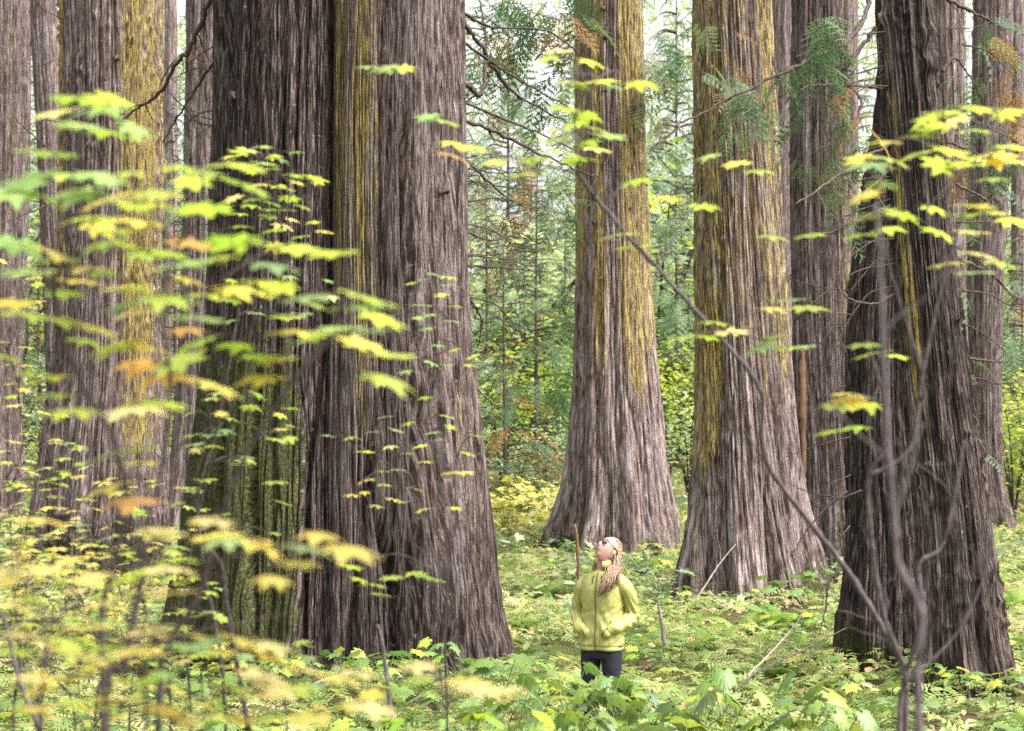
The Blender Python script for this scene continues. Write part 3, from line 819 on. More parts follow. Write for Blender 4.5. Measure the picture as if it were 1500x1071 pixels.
def S_(pts, d0, d1, r0, r1):
    n = len(pts)
    return ([P(x, y, d0 + (d1 - d0) * i / (n - 1)) for i, (x, y) in enumerate(pts)], r0, r1)

def rooted(pts, d):
    """start a stem in the ground under its first visible point"""
    p = P(pts[0][0], pts[0][1], d)
    return [p * [1, 1, 0] + [0, 0, float(gz(p[0], p[1])) - 0.03]]

def stemg(pts, d0, d1, r0, r1):
    s = S_(pts, d0, d1, r0, r1)
    return (rooted(pts, d0) + s[0], r0, r1)

# left foreground: large soft leaves close to the lens
lvA = [tuple(x) for x in [
 (112,142,'g'),(160,142,'l'),(75,157,'y'),(142,160,'g'),(112,183,'m'),(168,194,'g'),(205,183,'m'),(60,222,'g'),(34,258,'m'),(82,254,'l'),(146,258,'g'),(11,280,'m'),(49,278,'g'),(108,280,'m'),(157,286,'y'),(209,288,'m'),(239,280,'l'),
 (337,239,'l'),(366,239,'l'),(300,247,'l'),(362,276,'g'),(288,302,'g'),(187,325,'l'),(112,321,'l'),(140,318,'g'),(179,332,'c'),(22,351,'m'),(93,362,'y'),(142,349,'g'),(284,353,'o'),(329,351,'g'),(370,348,'l'),(243,366,'g'),(75,377,'l'),(138,388,'l'),(224,373,'m'),(280,388,'m'),(449,362,'l'),(480,368,'l'),(416,383,'m'),
 (60,400,'l'),(123,411,'y'),(86,463,'l'),(138,471,'y'),(190,440,'m'),(276,482,'o'),(194,531,'o'),(243,549,'o'),(355,422,'y'),(400,412,'l'),(291,462,'m'),(336,505,'l'),(385,523,'g'),(310,564,'y'),(373,553,'g'),(60,551,'y'),(202,594,'c'),(187,660,'g'),(146,706,'y'),(196,676,'y'),(207,729,'o'),(7,441,'y'),(20,455,'l'),
 (445,442,'g'),(465,484,'l'),(490,480,'l'),(545,428,'l'),(530,450,'m'),(570,460,'l'),(545,484,'m'),(526,509,'y'),(574,518,'c'),(581,549,'l'),(396,526,'l'),(426,486,'y'),(250,430,'l'),(220,500,'y'),(160,500,'l'),(270,530,'l'),(240,590,'l'),(100,430,'g'),(30,395,'m')]]
lvA2 = [(243,777,'c'),(310,762,'c'),(310,781,'y'),(373,788,'y'),(63,759,'l'),(256,818,'l'),(322,788,'m'),(385,788,'y'),(242,778,'c'),(301,764,'y'),(457,800,'m'),(478,780,'y'),(520,800,'y'),(440,825,'y'),(395,847,'y'),
 (87,994,'y'),(114,942,'y'),(52,873,'c'),(14,884,'c'),(97,897,'c'),(156,873,'c'),(208,956,'y'),(163,958,'c'),(194,1022,'c'),(312,942,'m'),(367,929,'y'),(412,939,'c'),(10,956,'m'),(385,991,'y'),(419,1001,'c'),(374,1019,'y'),(532,980,'c'),(500,990,'y'),(677,996,'y'),(724,1012,'y'),(744,1010,'c'),(700,1005,'c'),(30,930,'c'),(140,920,'y'),(60,820,'l'),(20,840,'c'),(180,835,'y'),(120,850,'c'),(300,1050,'c'),(240,1040,'y'),(560,1030,'c'),(450,1050,'y'),(40,1040,'c')]
stA = [stemg([(152, 1071), (150, 960), (150, 890), (168, 820), (186, 740), (165, 640), (120, 560), (85, 470), (80, 360), (110, 240), (130, 160)], 3.8, 3.9, 0.012, 0.004),
       stemg([(155, 1071), (180, 980), (205, 860), (216, 770), (236, 690), (250, 560), (240, 420), (300, 280)], 3.85, 4.0, 0.013, 0.004),
       stemg([(232, 1071), (250, 945), (292, 870), (322, 760), (370, 650), (440, 545), (500, 470)], 3.9, 3.9, 0.013, 0.005)]
shrub('vine_maple', 'vine maple with large soft yellow-green leaves hanging across the giant cedar', P(160, 1071, 3.85) * [1, 1, 0] + [0, 0, float(gz(-.78, 3.85))], stA, L_(lvA, 3.85, .35, 0.128, 1) + fill([(0, 230, 330, 400, 12, 'lgmmy'), (0, 400, 260, 600, 8, 'lyycl'), (260, 400, 480, 560, 6, 'lgm')], 3.9, .35, .11, 11), 1)
stA2 = [stemg([(215, 1071), (205, 1000), (240, 900), (300, 830), (420, 800), (470, 790)], 3.3, 3.3, 0.006, 0.002),
        stemg([(60, 1071), (70, 980), (60, 900), (40, 850)], 3.2, 3.2, 0.006, 0.002),
        stemg([(640, 1071), (660, 1030), (700, 1010)], 3.6, 3.6, 0.005, 0.002)]
shrub('vine_maple', 'low vine maple with cream and yellow autumn leaves below the mossy trunk', P(215, 1071, 3.3) * [1, 1, 0] + [0, 0, float(gz(-.6, 3.3))], stA2, L_(lvA2, 3.3, .25, 0.10, 2) + fill([(0, 830, 280, 1060, 34, 'ycclm'), (280, 920, 620, 1060, 14, 'ycl')], 3.4, .3, .085, 12), 2)

# middle distance, smaller leaves
lvB = [(x, y, 'g' if (x * 7 + y) % 3 else 'm') for x, y in [(386,214),(367,220),(416,232),(461,258),(433,255),(423,289),(367,301),(397,317),(449,300),(401,338),(442,347),(401,357),(424,306),(330,232),(345,224),(322,305),(378,268),(350,330),(395,240),(340,290),(415,330)]]
stB = [stemg([(330, 1060), (318, 930), (300, 840), (290, 730), (320, 620), (345, 480), (360, 380), (380, 290), (385, 225)], 6.6, 6.8, 0.012, 0.003),
       stemg([(280, 1060), (268, 900), (285, 780), (310, 660), (300, 560)], 6.9, 7.0, 0.010, 0.003)]
shrub('vine_maple', 'small-leaved green vine maple on slim dark stems beside the mossy lobe of the giant cedar', P(330, 1060, 6.6) * [1, 1, 0] + [0, 0, float(gz(-.9, 6.6))], stB,
      L_(lvB, 6.7, .3, 0.085, 3) + fill([(290, 400, 490, 470, 10, 'gm'), (270, 560, 430, 680, 24, 'gml'), (250, 690, 420, 790, 10, 'gml'), (330, 210, 480, 360, 22, 'gl')], 6.8, .4, 0.08, 3), 3)

lvC = [(x, y, 'm' if y < 650 and (x + y) % 4 else ('y' if y > 690 else 'l')) for x, y in [(599,413),(618,408),(637,400),(656,405),(656,417),(648,432),(668,448),(618,446),(610,465),(629,461),(660,469),(625,480),(645,505),(633,530),(656,534),(668,513),(694,522),(690,534),(557,561),(591,542),(622,582),(656,608),(564,610),(595,618),(583,628),(633,633),(664,624),(641,645),(522,641),(480,639),(534,662),(572,653),(599,664),(625,677),(583,687),(537,702),(564,710),(514,725),(576,729),(549,741),(606,716),(683,691),(660,691),(687,662),(702,637),(668,744),(622,746),(510,640),(545,632),(590,735),(560,690),(530,720),(615,655)]]
stC = [stemg([(655, 1060), (652, 930), (656, 840), (650, 760), (640, 680), (630, 590), (640, 500), (640, 420)], 7.6, 7.5, 0.009, 0.002),
       ([P(652, 800, 7.55), P(610, 730, 7.5), P(570, 680, 7.5), P(520, 650, 7.45)], 0.005, 0.002)]
shrub('vine_maple', 'thin upright vine maple with small leaves turning yellow in front of the giant cedar bark', P(655, 1060, 7.6) * [1, 1, 0] + [0, 0, float(gz(-.25, 7.6))], stC,
      L_(lvC, 7.5, .25, 0.075, 4) + L_([(520, 850, 'l'), (545, 855, 'l'), (510, 830, 'g'), (575, 845, 'l'), (610, 838, 'l'), (640, 850, 'l'), (560, 870, 'l'), (625, 842, 'g')], 6.2, .1, 0.085, 5), 4)

stD = [stemg([(190, 1060), (195, 960), (170, 850), (120, 760), (90, 690)], 7.8, 8.2, 0.009, 0.003), stemg([(110, 1060), (80, 990), (50, 900), (20, 800)], 7.6, 8.2, 0.008, 0.003),
       stemg([(60, 1060), (40, 1000), (25, 900), (10, 700)], 7.4, 8.0, 0.008, 0.003)]
shrub('vine_maple', 'bushy vine maple with crowded pale yellow leaves before the cedar with yellow lichen band', P(110, 1060, 7.8) * [1, 1, 0] + [0, 0, float(gz(-1.7, 7.8))], stD,
      fill([(0, 600, 130, 780, 42, 'ycllm'), (0, 760, 200, 900, 90, 'yclc'), (60, 640, 230, 760, 22, 'yclg'), (0, 880, 240, 1010, 50, 'yclm'), (0, 380, 60, 600, 14, 'lyc'), (180, 740, 300, 900, 24, 'ylg'), (0, 1000, 300, 1060, 24, 'lmy')], 7.9, .5, 0.082, 6), 6)

stD2 = [stemg([(250, 1060), (240, 980), (215, 900), (190, 830)], 6.4, 6.6, 0.008, 0.003), stemg([(140, 1060), (150, 980), (120, 880), (60, 800)], 6.2, 6.6, 0.008, 0.003),
        stemg([(20, 1060), (30, 980), (20, 870)], 6.2, 6.4, 0.008, 0.003), stemg([(420, 1060), (400, 1000), (380, 950)], 6.6, 6.8, 0.006, 0.003)]
shrub('vine_maple', 'leafy low vine maple thicket in green and lemon under the large soft leaves', P(140, 1060, 6.3) * [1, 1, 0] + [0, 0, float(gz(-1.3, 6.3))], stD2,
      fill([(0, 780, 180, 920, 60, 'yllcm'), (0, 900, 330, 1060, 110, 'lyclmg'), (180, 800, 330, 920, 26, 'llym'), (300, 930, 480, 1060, 40, 'lmgy')], 6.5, .45, 0.085, 16), 16)

# right foreground: long bare stems with airy leaves
lvE = [(817,77,'l'),(800,85,'l'),(869,87,'l'),(843,116,'l'),(885,118,'l'),(843,126,'g'),(944,121,'l'),(902,121,'l'),(830,160,'l'),(856,167,'g'),(843,183,'l'),(804,190,'l'),(876,183,'l'),(898,196,'l'),(817,199,'y'),(853,209,'g'),(791,209,'l'),(820,219,'y'),(879,216,'l'),(853,229,'g'),(837,235,'l'),(931,265,'g'),(970,258,'l'),(974,291,'l'),(735,235,'y'),(719,239,'y'),(787,229,'o'),(771,252,'l'),(910,343,'l'),(925,360,'g'),
 (1031,226,'m'),(1076,239,'l'),(1117,248,'l'),(1035,301,'l'),(1139,344,'m'),(1192,344,'g'),(1046,472,'l'),(1031,494,'l'),(1070,488,'l'),(987,492,'l'),(1121,496,'m'),(1117,505,'l'),(1152,509,'g'),(1176,509,'m'),(1156,439,'m'),(1138,451,'y'),(1187,447,'l'),
 (539,95,'m'),(565,98,'m'),(588,99,'l'),(621,170,'m'),(649,174,'l'),(666,209,'y'),(692,217,'y'),(670,226,'o')]
lvE2 = [(1357,166,'l'),(1385,161,'l'),(1437,157,'l'),(1475,167,'l'),(1426,193,'l'),(1396,177,'m'),(1347,196,'g'),(1363,188,'l'),(1292,206,'l'),(1305,229,'l'),(1252,232,'l'),(1275,235,'m'),(1334,221,'l'),(1367,242,'c'),(1409,240,'m'),(1429,224,'l'),(1468,229,'y'),(1481,214,'l'),(1448,234,'y'),(1393,214,'l'),(1295,266,'l'),(1269,289,'m'),(1262,314,'l'),(1311,307,'l'),(1324,312,'g'),(1373,302,'l'),(1403,311,'l'),(1429,299,'y'),(1448,309,'l'),(1301,335,'l'),(1373,338,'l'),(1259,343,'l'),(1426,337,'l'),(1394,384,'m'),(1435,368,'l'),(1470,380,'l'),(1432,397,'m'),(1270,502,'l'),(1275,515,'l'),(1307,520,'m'),(1221,593,'l'),(1262,589,'l'),(1250,583,'y'),(1217,631,'l'),(1248,624,'l'),(1245,577,'y'),(1490,160,'l'),(1495,230,'y'),(1485,320,'l'),(1460,260,'l')]
b0 = [(1326, 1071), (1325, 1000), (1328, 985)]
stE = [stemg(b0 + [(1305, 945), (1290, 915), (1240, 835), (1190, 770), (1130, 690), (1115, 640), (1113, 570), (1050, 490), (960, 390), (885, 305), (848, 255)], 6.4, 5.8, 0.018, 0.008),
       ([P(848, 255, 5.8), P(842, 190, 5.8), P(846, 120, 5.75), P(820, 85, 5.7)], 0.006, 0.002),
       ([P(848, 255, 5.8), P(780, 238, 5.8), P(700, 215, 5.8), P(660, 190, 5.8), P(580, 105, 5.8)], 0.005, 0.002),
       ([P(960, 390, 5.85), P(1020, 300, 5.9), P(1080, 245, 5.9)], 0.005, 0.002),
       ([P(1050, 490, 5.9), P(1100, 480, 6.0), P(1180, 450, 6.0)], 0.005, 0.002)]
r0 = P(1326, 1071, 6.4)
shrub('vine_maple', 'vine maple with one long bare stem arching towards the tall straight cedar', r0 * [1, 1, 0] + [0, 0, float(gz(r0[0], 6.4))], stE, L_(lvE, 5.8, .25, 0.115, 7), 7, TWIG_GREY)
stE2 = [stemg([(1345, 1071), (1342, 1000), (1350, 900), (1318, 830), (1308, 740), (1300, 640), (1293, 500), (1290, 400), (1282, 300)], 3.5, 3.5, 0.014, 0.006),
        ([P(1308, 760, 3.5), P(1330, 700, 3.5), P(1350, 620, 3.5)], 0.005, 0.003)]
r0 = P(1345, 1071, 3.5)
shrub('vine_maple', 'single soft grey vine maple stem rising close before the leaning cedar', r0 * [1, 1, 0] + [0, 0, float(gz(r0[0], 3.5))], stE2, L_([(1262, 314, 'l'), (1311, 307, 'l'), (1269, 289, 'm'), (1295, 266, 'g')], 3.5, .1, .065, 12), 12, TWIG_GREY)
stE3 = [stemg([(1318, 1071), (1326, 990), (1296, 905), (1278, 800), (1272, 700), (1302, 650), (1293, 580), (1272, 505)], 5.6, 5.4, 0.014, 0.005),
        ([P(1274, 698, 5.42), P(1330, 662, 5.4), P(1346, 600, 5.4), P(1352, 548, 5.4), P(1375, 440, 5.4), P(1405, 330, 5.4), P(1430, 230, 5.4)], 0.010, 0.0035),
        ([P(1326, 990, 5.58), P(1352, 900, 5.5), P(1346, 828, 5.5), P(1380, 800, 5.5), P(1400, 720, 5.5), P(1412, 645, 5.5)], 0.011, 0.005),
        ([P(1330, 1000, 5.6), P(1400, 930, 5.6), P(1440, 850, 5.6), P(1455, 780, 5.6)], 0.007, 0.003),
        ([P(1305, 400, 5.4), P(1290, 330, 5.4), P(1275, 240, 5.4)], 0.004, 0.002),
        ([P(1352, 548, 5.4), P(1305, 400, 5.4)], 0.005, 0.004)]
r0 = P(1318, 1071, 5.6)
shrub('vine_maple', 'forked grey vine maple rising before the leaning cedar with leaves across its trunk', r0 * [1, 1, 0] + [0, 0, float(gz(r0[0], 5.6))], stE3, L_([q for q in lvE2 if not (1260 < q[0] < 1312 and 260 < q[1] < 316)], 5.4, .4, 0.115, 8), 8, TWIG_GREY)

# ------------------------------------------------------------------ broad-leaved ground plants
def plant_proto(name, label, seed, h, nleaf, size, cols, mat=STALK, group=None, meshes=BROADS):
    r = random.Random(seed)
    t = thing(name, label, 'plant', (0, 0, 0), 0, group)
    stalks = []
    nst = r.choice([1, 2, 2, 3])
    tops = []
    for s in range(nst):
        a = r.uniform(0, 6.28); hh = h * r.uniform(.6, 1)
        top = np.array([math.cos(a) * .22 * h, math.sin(a) * .22 * h, hh * .62])
        stalks.append(tube(smooth_path([(0, 0, -.06), top * [.3, .3, .5], top], 8), np.linspace(.008, .005, 8), 5))
        tops.append(top)
    for k in range(nleaf):
        top = tops[k % nst]; a = k * 2.4 + r.uniform(-.4, .4)
        reach = size * r.uniform(.5, 1.0); up = h * r.uniform(.16, .42)
        e = top + np.array([math.cos(a) * reach, math.sin(a) * reach, up])
        m = (top + e) / 2 + np.array([0, 0, .12 * reach])
        start = top * r.uniform(.75, 1)
        stalks.append(tube(smooth_path([start, m, e], 6), np.linspace(.004, .0025, 6), 4))
        o = obj('leaf', r.choice(meshes), t, tuple(e), (r.gauss(-.22, .14), r.gauss(0, .15), a - math.pi / 2 + r.gauss(0, .3)), size * r.uniform(.7, 1.1))
        o.color = jitter(r.choice(cols), .2)
    V, F = merge(stalks)
    obj('stalk', mesh_np('stalk', V, F, [mat]), t)
    return t

GREENS = [(0.13, 0.20, 0.05), (0.18, 0.26, 0.06), (0.12, 0.19, 0.10), (0.25, 0.31, 0.05), (0.16, 0.24, 0.09)]  # the bluish green puts sky sheen into the leaf colour
GOLD = [(0.55, 0.46, 0.10), (0.62, 0.50, 0.20), (0.45, 0.42, 0.06), (0.36, 0.42, 0.06)]
TURN = [(0.12, 0.22, 0.06), (0.26, 0.36, 0.05), (0.42, 0.40, 0.07)]
LBL_CLUB = 'broad-leaved green devils club plant in the undergrowth'
LBL_TURN = 'broad-leaved plant with leaves turning yellow-green among the undergrowth'
LBL_GOLD = 'pale gold broad-leaved plant in the patch behind the giant cedar'
protos = [plant_proto('broadleaf_plant', LBL_CLUB, 100 + i, (.62, .5, .75, .45)[i], (8, 7, 10, 6)[i], (.25, .22, .28, .19)[i], GREENS, group='green broad-leaved undergrowth plants') for i in range(4)]
protos += [plant_proto('broadleaf_plant', LBL_TURN, 120 + i, (.5, .6)[i], (7, 8)[i], (.20, .24)[i], TURN, group='turning broad-leaved undergrowth plants') for i in range(2)]
used = [False] * len(protos)

NEAR = [('the giant cedar', -1.7, 19.8, 1.7), ('the woman', .68, 15.1, .3), ('the tall straight cedar', 2.05, 38, 1.4), ('the stout leaning cedar', 3.4, 28.3, 1.1), ('the scarred cedar', 5.1, 31.5, .7), ('the leaning lichen-crusted cedar', 4.2, 18.5, .6),
        ('the cedar with the yellow lichen band', -6.8, 33, 1.2), ('the forked grey vine maple', 1.09, 5.6, .1), ('the vine maple with large soft leaves', -.78, 3.85, .1), ('the slim vine maple before the giant cedar', -.25, 7.6, .1), ('the bushy pale yellow vine maple', -1.7, 7.8, .2)]
def beside(x, y):
    q = min(NEAR, key=lambda n: math.hypot(x - n[1], y - n[2]) - n[3])
    e = math.hypot(x - q[1], y - q[2]) - q[3]
    return ('close beside ' if e < 1.2 else 'nearest ') + q[0]
def put_plant(i, x, y, s, rz, sz=None):
    if not used[i]: o = protos[i]; used[i] = True
    else:
        o = copy_tree(protos[i])
        for ch in o.children:
            if ch.name.startswith('leaf'): ch.color = jitter(tuple(ch.color)[:3], .18)
    o.location = (x, y, float(gz(x, y))); o.rotation_euler = (0, 0, rz); o.scale = (s, s, sz or s)
    o['label'] = ('large ' if (sz or s) * (.62, .5, .75, .45, .5, .6)[i] > .55 else 'small ') + ('green broad-leaved plant ' if i < 4 else 'yellowing broad-leaved plant ') + beside(x, y)

TREEXY = [(v['foot'][0], v['d'], float(v['r'](v['foot'][2] + .15))) for v in TRUNKS.values()]
PERSON = (0.68, 15.1)
def free(x, y, m=0.05):
    for (a, b, c) in TREEXY:
        if (x - a) ** 2 + (y - b) ** 2 < (c + m) ** 2: return False
    return (x - PERSON[0]) ** 2 + (y - PERSON[1]) ** 2 > 0.3 ** 2

def topy(x, y, h): return HY - (float(gz(x, y)) + h - ZC) / y * FPX
def pxof(x, y): return CX + x / y * FPX

rp = random.Random(5)
placed = []
def try_put(kinds, d0, d1, n, smin, smax, pmin=-60, pmax=1560, sep=.3, ylim=None):
    k = tries = 0
    while k < n and tries < n * 40:
        tries += 1
        y = d0 + (d1 - d0) * rp.random() ** 0.8
        px = rp.uniform(pmin, pmax); x = (px - CX) / FPX * y
        i = rp.choice(kinds); s = rp.uniform(smin, smax)
        ty = topy(x, y, (.62, .5, .75, .45, .5, .6)[i] * s)
        lim = 925
        if 800 < px < 950 and y < 15.3: lim = 985
        elif 930 < px < 1230 and y < 14: lim = 955
        if ylim: lim = max(lim, ylim)
        if y < 16 and ty < lim: continue
        if ty > 1130: continue
        if any((x - a) ** 2 + (y - b) ** 2 < sep * sep for a, b in placed) or not free(x, y, .1): continue
        placed.append((x, y)); put_plant(i, x, y, s, rp.uniform(0, 6.28)); k += 1
try_put([0, 1, 2, 3, 4, 5, 0, 2], 6.5, 11.5, 85, .6, 1.0, sep=.26)
try_put([0, 1, 3, 4], 11.5, 16, 60, .6, 1.05, sep=.32)
try_put([0, 1, 3, 3, 4], 16, 25, 46, .45, .9, 200, 1300, sep=.45)
try_put([0, 1, 3, 4, 5], 19, 34, 40, .5, .9, sep=.5)
for (px, py, d, i, s) in [(1045, 1000, 8.6, 2, .95), (1100, 1005, 9.4, 0, 1.0), (985, 1010, 9.0, 0, .9), (700, 985, 13, 0, 1.0), (760, 1000, 12, 1, 1.0), (640, 990, 15.5, 0, .9), (470, 985, 16.5, 1, .9), (560, 990, 17.0, 0, .8), (1290, 1005, 9.0, 3, 1.0), (1480, 990, 8.0, 5, .9), (1190, 880, 27, 0, .9), (1120, 890, 25, 0, .9), (960, 830, 33, 0, .8)]:
    p = P(px, py, d)
    if free(p[0], p[1], .05): put_plant(i, p[0], p[1], s, rp.uniform(0, 6.28))

for (px, d, ty, i) in [(840, 12.6, 990, 2), (868, 12.2, 1000, 0), (893, 12.9, 986, 0), (920, 12.3, 992, 2), (815, 13.0, 975, 0), (955, 12.6, 972, 2), (880, 10.6, 1020, 2), (845, 10.2, 1022, 0), (925, 10.8, 1016, 0), (990, 11.5, 978, 2), (1075, 11.2, 975, 0), (785, 11.8, 985, 2), (1150, 11.0, 985, 2), (1215, 10.5, 990, 0), (740, 11.0, 995, 0), (860, 13.6, 978, 3), (905, 13.8, 980, 3)]:
    x = (px - CX) / FPX * d; h = ZC - (ty - HY) / FPX * d - float(gz(x, d))
    put_plant(i, x, d, rp.uniform(.55, .8), rp.uniform(0, 6.28), max(.4, h / (.62, .5, .75, .45)[i]))

for k, px in enumerate(list(range(290, 780, 30)) + [1230, 1255, 1480, 1420]):
    d = rp.uniform(16.2, 18.0); ty = rp.uniform(925, 975) if px > 420 else rp.uniform(945, 985)
    if px > 1000: d = 16.8; ty = rp.uniform(965, 990)
    x = (px - CX) / FPX * d; h = ZC - (ty - HY) / FPX * d - float(gz(x, d)); i = rp.choice([0, 1, 3, 4, 5])
    put_plant(i, x, d, rp.uniform(.6, .9), rp.uniform(0, 6.28), max(.4, h / (.62, .5, .75, .45, .5, .6)[i]))

# small plants, ferns and litter gathered round the feet of the big trees
for key, n in (('giant', 20), ('second', 14), ('leaning', 9), ('darkrear', 5), ('centre', 13), ('left', 12)):
    q = TRUNKS[key]; rr_ = float(q['r'](q['foot'][2] + .1))
    for k in range(n):
        a = -math.pi / 2 + rp.uniform(-1.5, 1.5); e = rr_ * rp.uniform(.98, 1.10) + .05
        x, y = q['foot'][0] + math.cos(a) * e, q['d'] + math.sin(a) * e
        put_plant(rp.choice([1, 3, 3, 4]), x, y, rp.uniform(.4, .7), rp.uniform(0, 6.28))

# pinnate shrublet with oval leaflets near the picture's foot
def shrublet(px, py, d, seed, label):
    r = random.Random(seed); b = P(px, py, d); b[2] = float(gz(b[0], b[1]))
    t = thing('oval_leaf_shrub', label, 'plant', tuple(b), 0)
    tw = []
    top = ZC - (py - HY) / FPX * d - b[2]
    for k in range(5):
        a = r.uniform(0, 6.28); e = np.array([math.cos(a) * .16, math.sin(a) * .16, top * r.uniform(.85, 1.0)])
        path = smooth_path([(0, 0, 0), e * [.3, .3, .6], e], 10); tw.append(tube(path, np.linspace(.004, .002, 10), 5))
        for j in range(4):
            for s in (-1, 1):
                q = path[5 + j] if 5 + j < 10 else path[-1]
                o = obj('leaf', OVATE, t, tuple(q), (r.gauss(-.1, .2), r.gauss(0, .2), a - 1.57 + s * 1.0 + r.gauss(0, .2)), r.uniform(.08, .11))
                o.color = jitter(r.choice([(.26, .40, .03), (.18, .34, .03), (.40, .46, .05)]), .15)
        o = obj('leaf', OVATE, t, tuple(path[-1]), (r.gauss(-.1, .2), 0, a - 1.57), .11); o.color = jitter((.3, .42, .03), .15)
    V, F = merge(tw); obj('stalk', mesh_np('stalk', V, F, [STALK]), t)
shrublet(650, 1000, 6.6, 1, 'small shrub with oval lime-green leaflets below the giant cedar')
shrublet(725, 1018, 6.4, 2, 'small shrub with oval leaflets next to the blurred cream maple leaves')

# gold patch behind the giant cedar, one mesh per plant (leaves only a few pixels each)
def leafy_mesh(name, seed, n, h, rad, size, mat, tint, base=BROADS):
    r = np.random.default_rng(seed)
    V0, F0, _ = palmate(lobes=5, spread=250, depth=.3, teeth=0, seed=3)
    a = r.random(n) * 6.28; q = rad * np.sqrt(r.random(n))
    loc = np.column_stack([np.cos(a) * q, np.sin(a) * q, h * (.45 + .55 * r.random(n))])
    V, F = scatter(V0, F0, loc, rotm(r.normal(-.2, .25, n), r.normal(0, .25, n), r.random(n) * 6.28), size * (.7 + .5 * r.random(n)))
    tt = np.repeat(np.clip(r.normal(tint, .22, n), 0, 1), len(V0))
    parts = [(V, F)]
    for k in range(0, n, 2):
        parts.append(tube(smooth_path([(0, 0, -.05), loc[k] * [.5, .5, .6], loc[k]], 5), .004, 3))
    Vm, Fm = merge(parts)
    ta = np.concatenate([tt, np.full(len(Vm) - len(tt), .1)])
    return mesh_np(name, Vm, Fm, [mat], True, attrs=dict(tint=ta))
GOLDM = [leafy_mesh('gold_plant', 300 + i, 16, .75, .42, .27, YELLOW, .85) for i in range(4)]
for k in range(30):
    px = rp.uniform(700, 850); d = rp.uniform(39, 47); x = (px - CX) / FPX * d
    o = obj('gold_plant', rp.choice(GOLDM), None, (x, d, float(gz(x, d))), (0, 0, rp.uniform(0, 6.28)), rp.uniform(.8, 1.3))
    tag(o, LBL_GOLD, 'plant', 'gold plants behind the giant cedar')
GREENM = [leafy_mesh('leafy_plant', 320 + i, 13, .45, .35, .22, FARFOL, .45) for i in range(4)]
for k in range(150):
    d = rp.uniform(24, 52); px = rp.uniform(-80, 1580); x = (px - CX) / FPX * d
    if not free(x, d, .1): continue
    o = obj('leafy_plant', rp.choice(GREENM), None, (x, d, float(gz(x, d))), (0, 0, rp.uniform(0, 6.28)), rp.uniform(.6, 1.2))
    tag(o, 'low pale green leafy plant ' + beside(x, d), 'plant', 'small leafy plants between the cedars')

# ferns
FRONDS = []
for i in range(3):
    V, F = fern_frond(seed=i, arch=(.5, .7, .4)[i]); FRONDS.append(mesh_np('frond', V, F, [FERN], True, attrs=dict(tint=np.full(len(V), (.45, .7, .55)[i]))))
def fern(x, y, s, label, seed):
    r = random.Random(seed)
    t = thing('fern', label, 'fern', (x, y, float(gz(x, y)) - .01), r.uniform(0, 6.28), 'ferns on the forest floor')
    n = r.randint(6, 9)
    for k in range(n):
        obj('frond', r.choice(FRONDS), t, (0, 0, 0), (r.uniform(.25, .75), r.gauss(0, .15), k * 6.28 / n + r.gauss(0, .2)), s * r.uniform(.75, 1.1))
for k, (px, py, d, s) in enumerate([(1085, 905, 24, .75), (1040, 915, 22, .6), (1150, 900, 24.5, .7), (985, 820, 36, .7), (925, 830, 34, .7), (1000, 800, 38, .7), (1185, 925, 21, .6), (960, 900, 22, .55), (800, 860, 29, .6), (770, 900, 24, .6), (1050, 950, 18.5, .6), (930, 960, 17.5, .5), (1180, 990, 15.5, .55), (785, 945, 18.5, .55), (1010, 985, 16, .5), (870, 850, 30, .6), (1490, 850, 28, .7), (1475, 920, 22, .6), (1130, 950, 19, .5), (835, 880, 26, .6)]):
    p = P(px, py, d)
    if free(p[0], p[1], .02): fern(p[0], p[1], s, 'arching green fern clump ' + beside(p[0], p[1]), 900 + k)

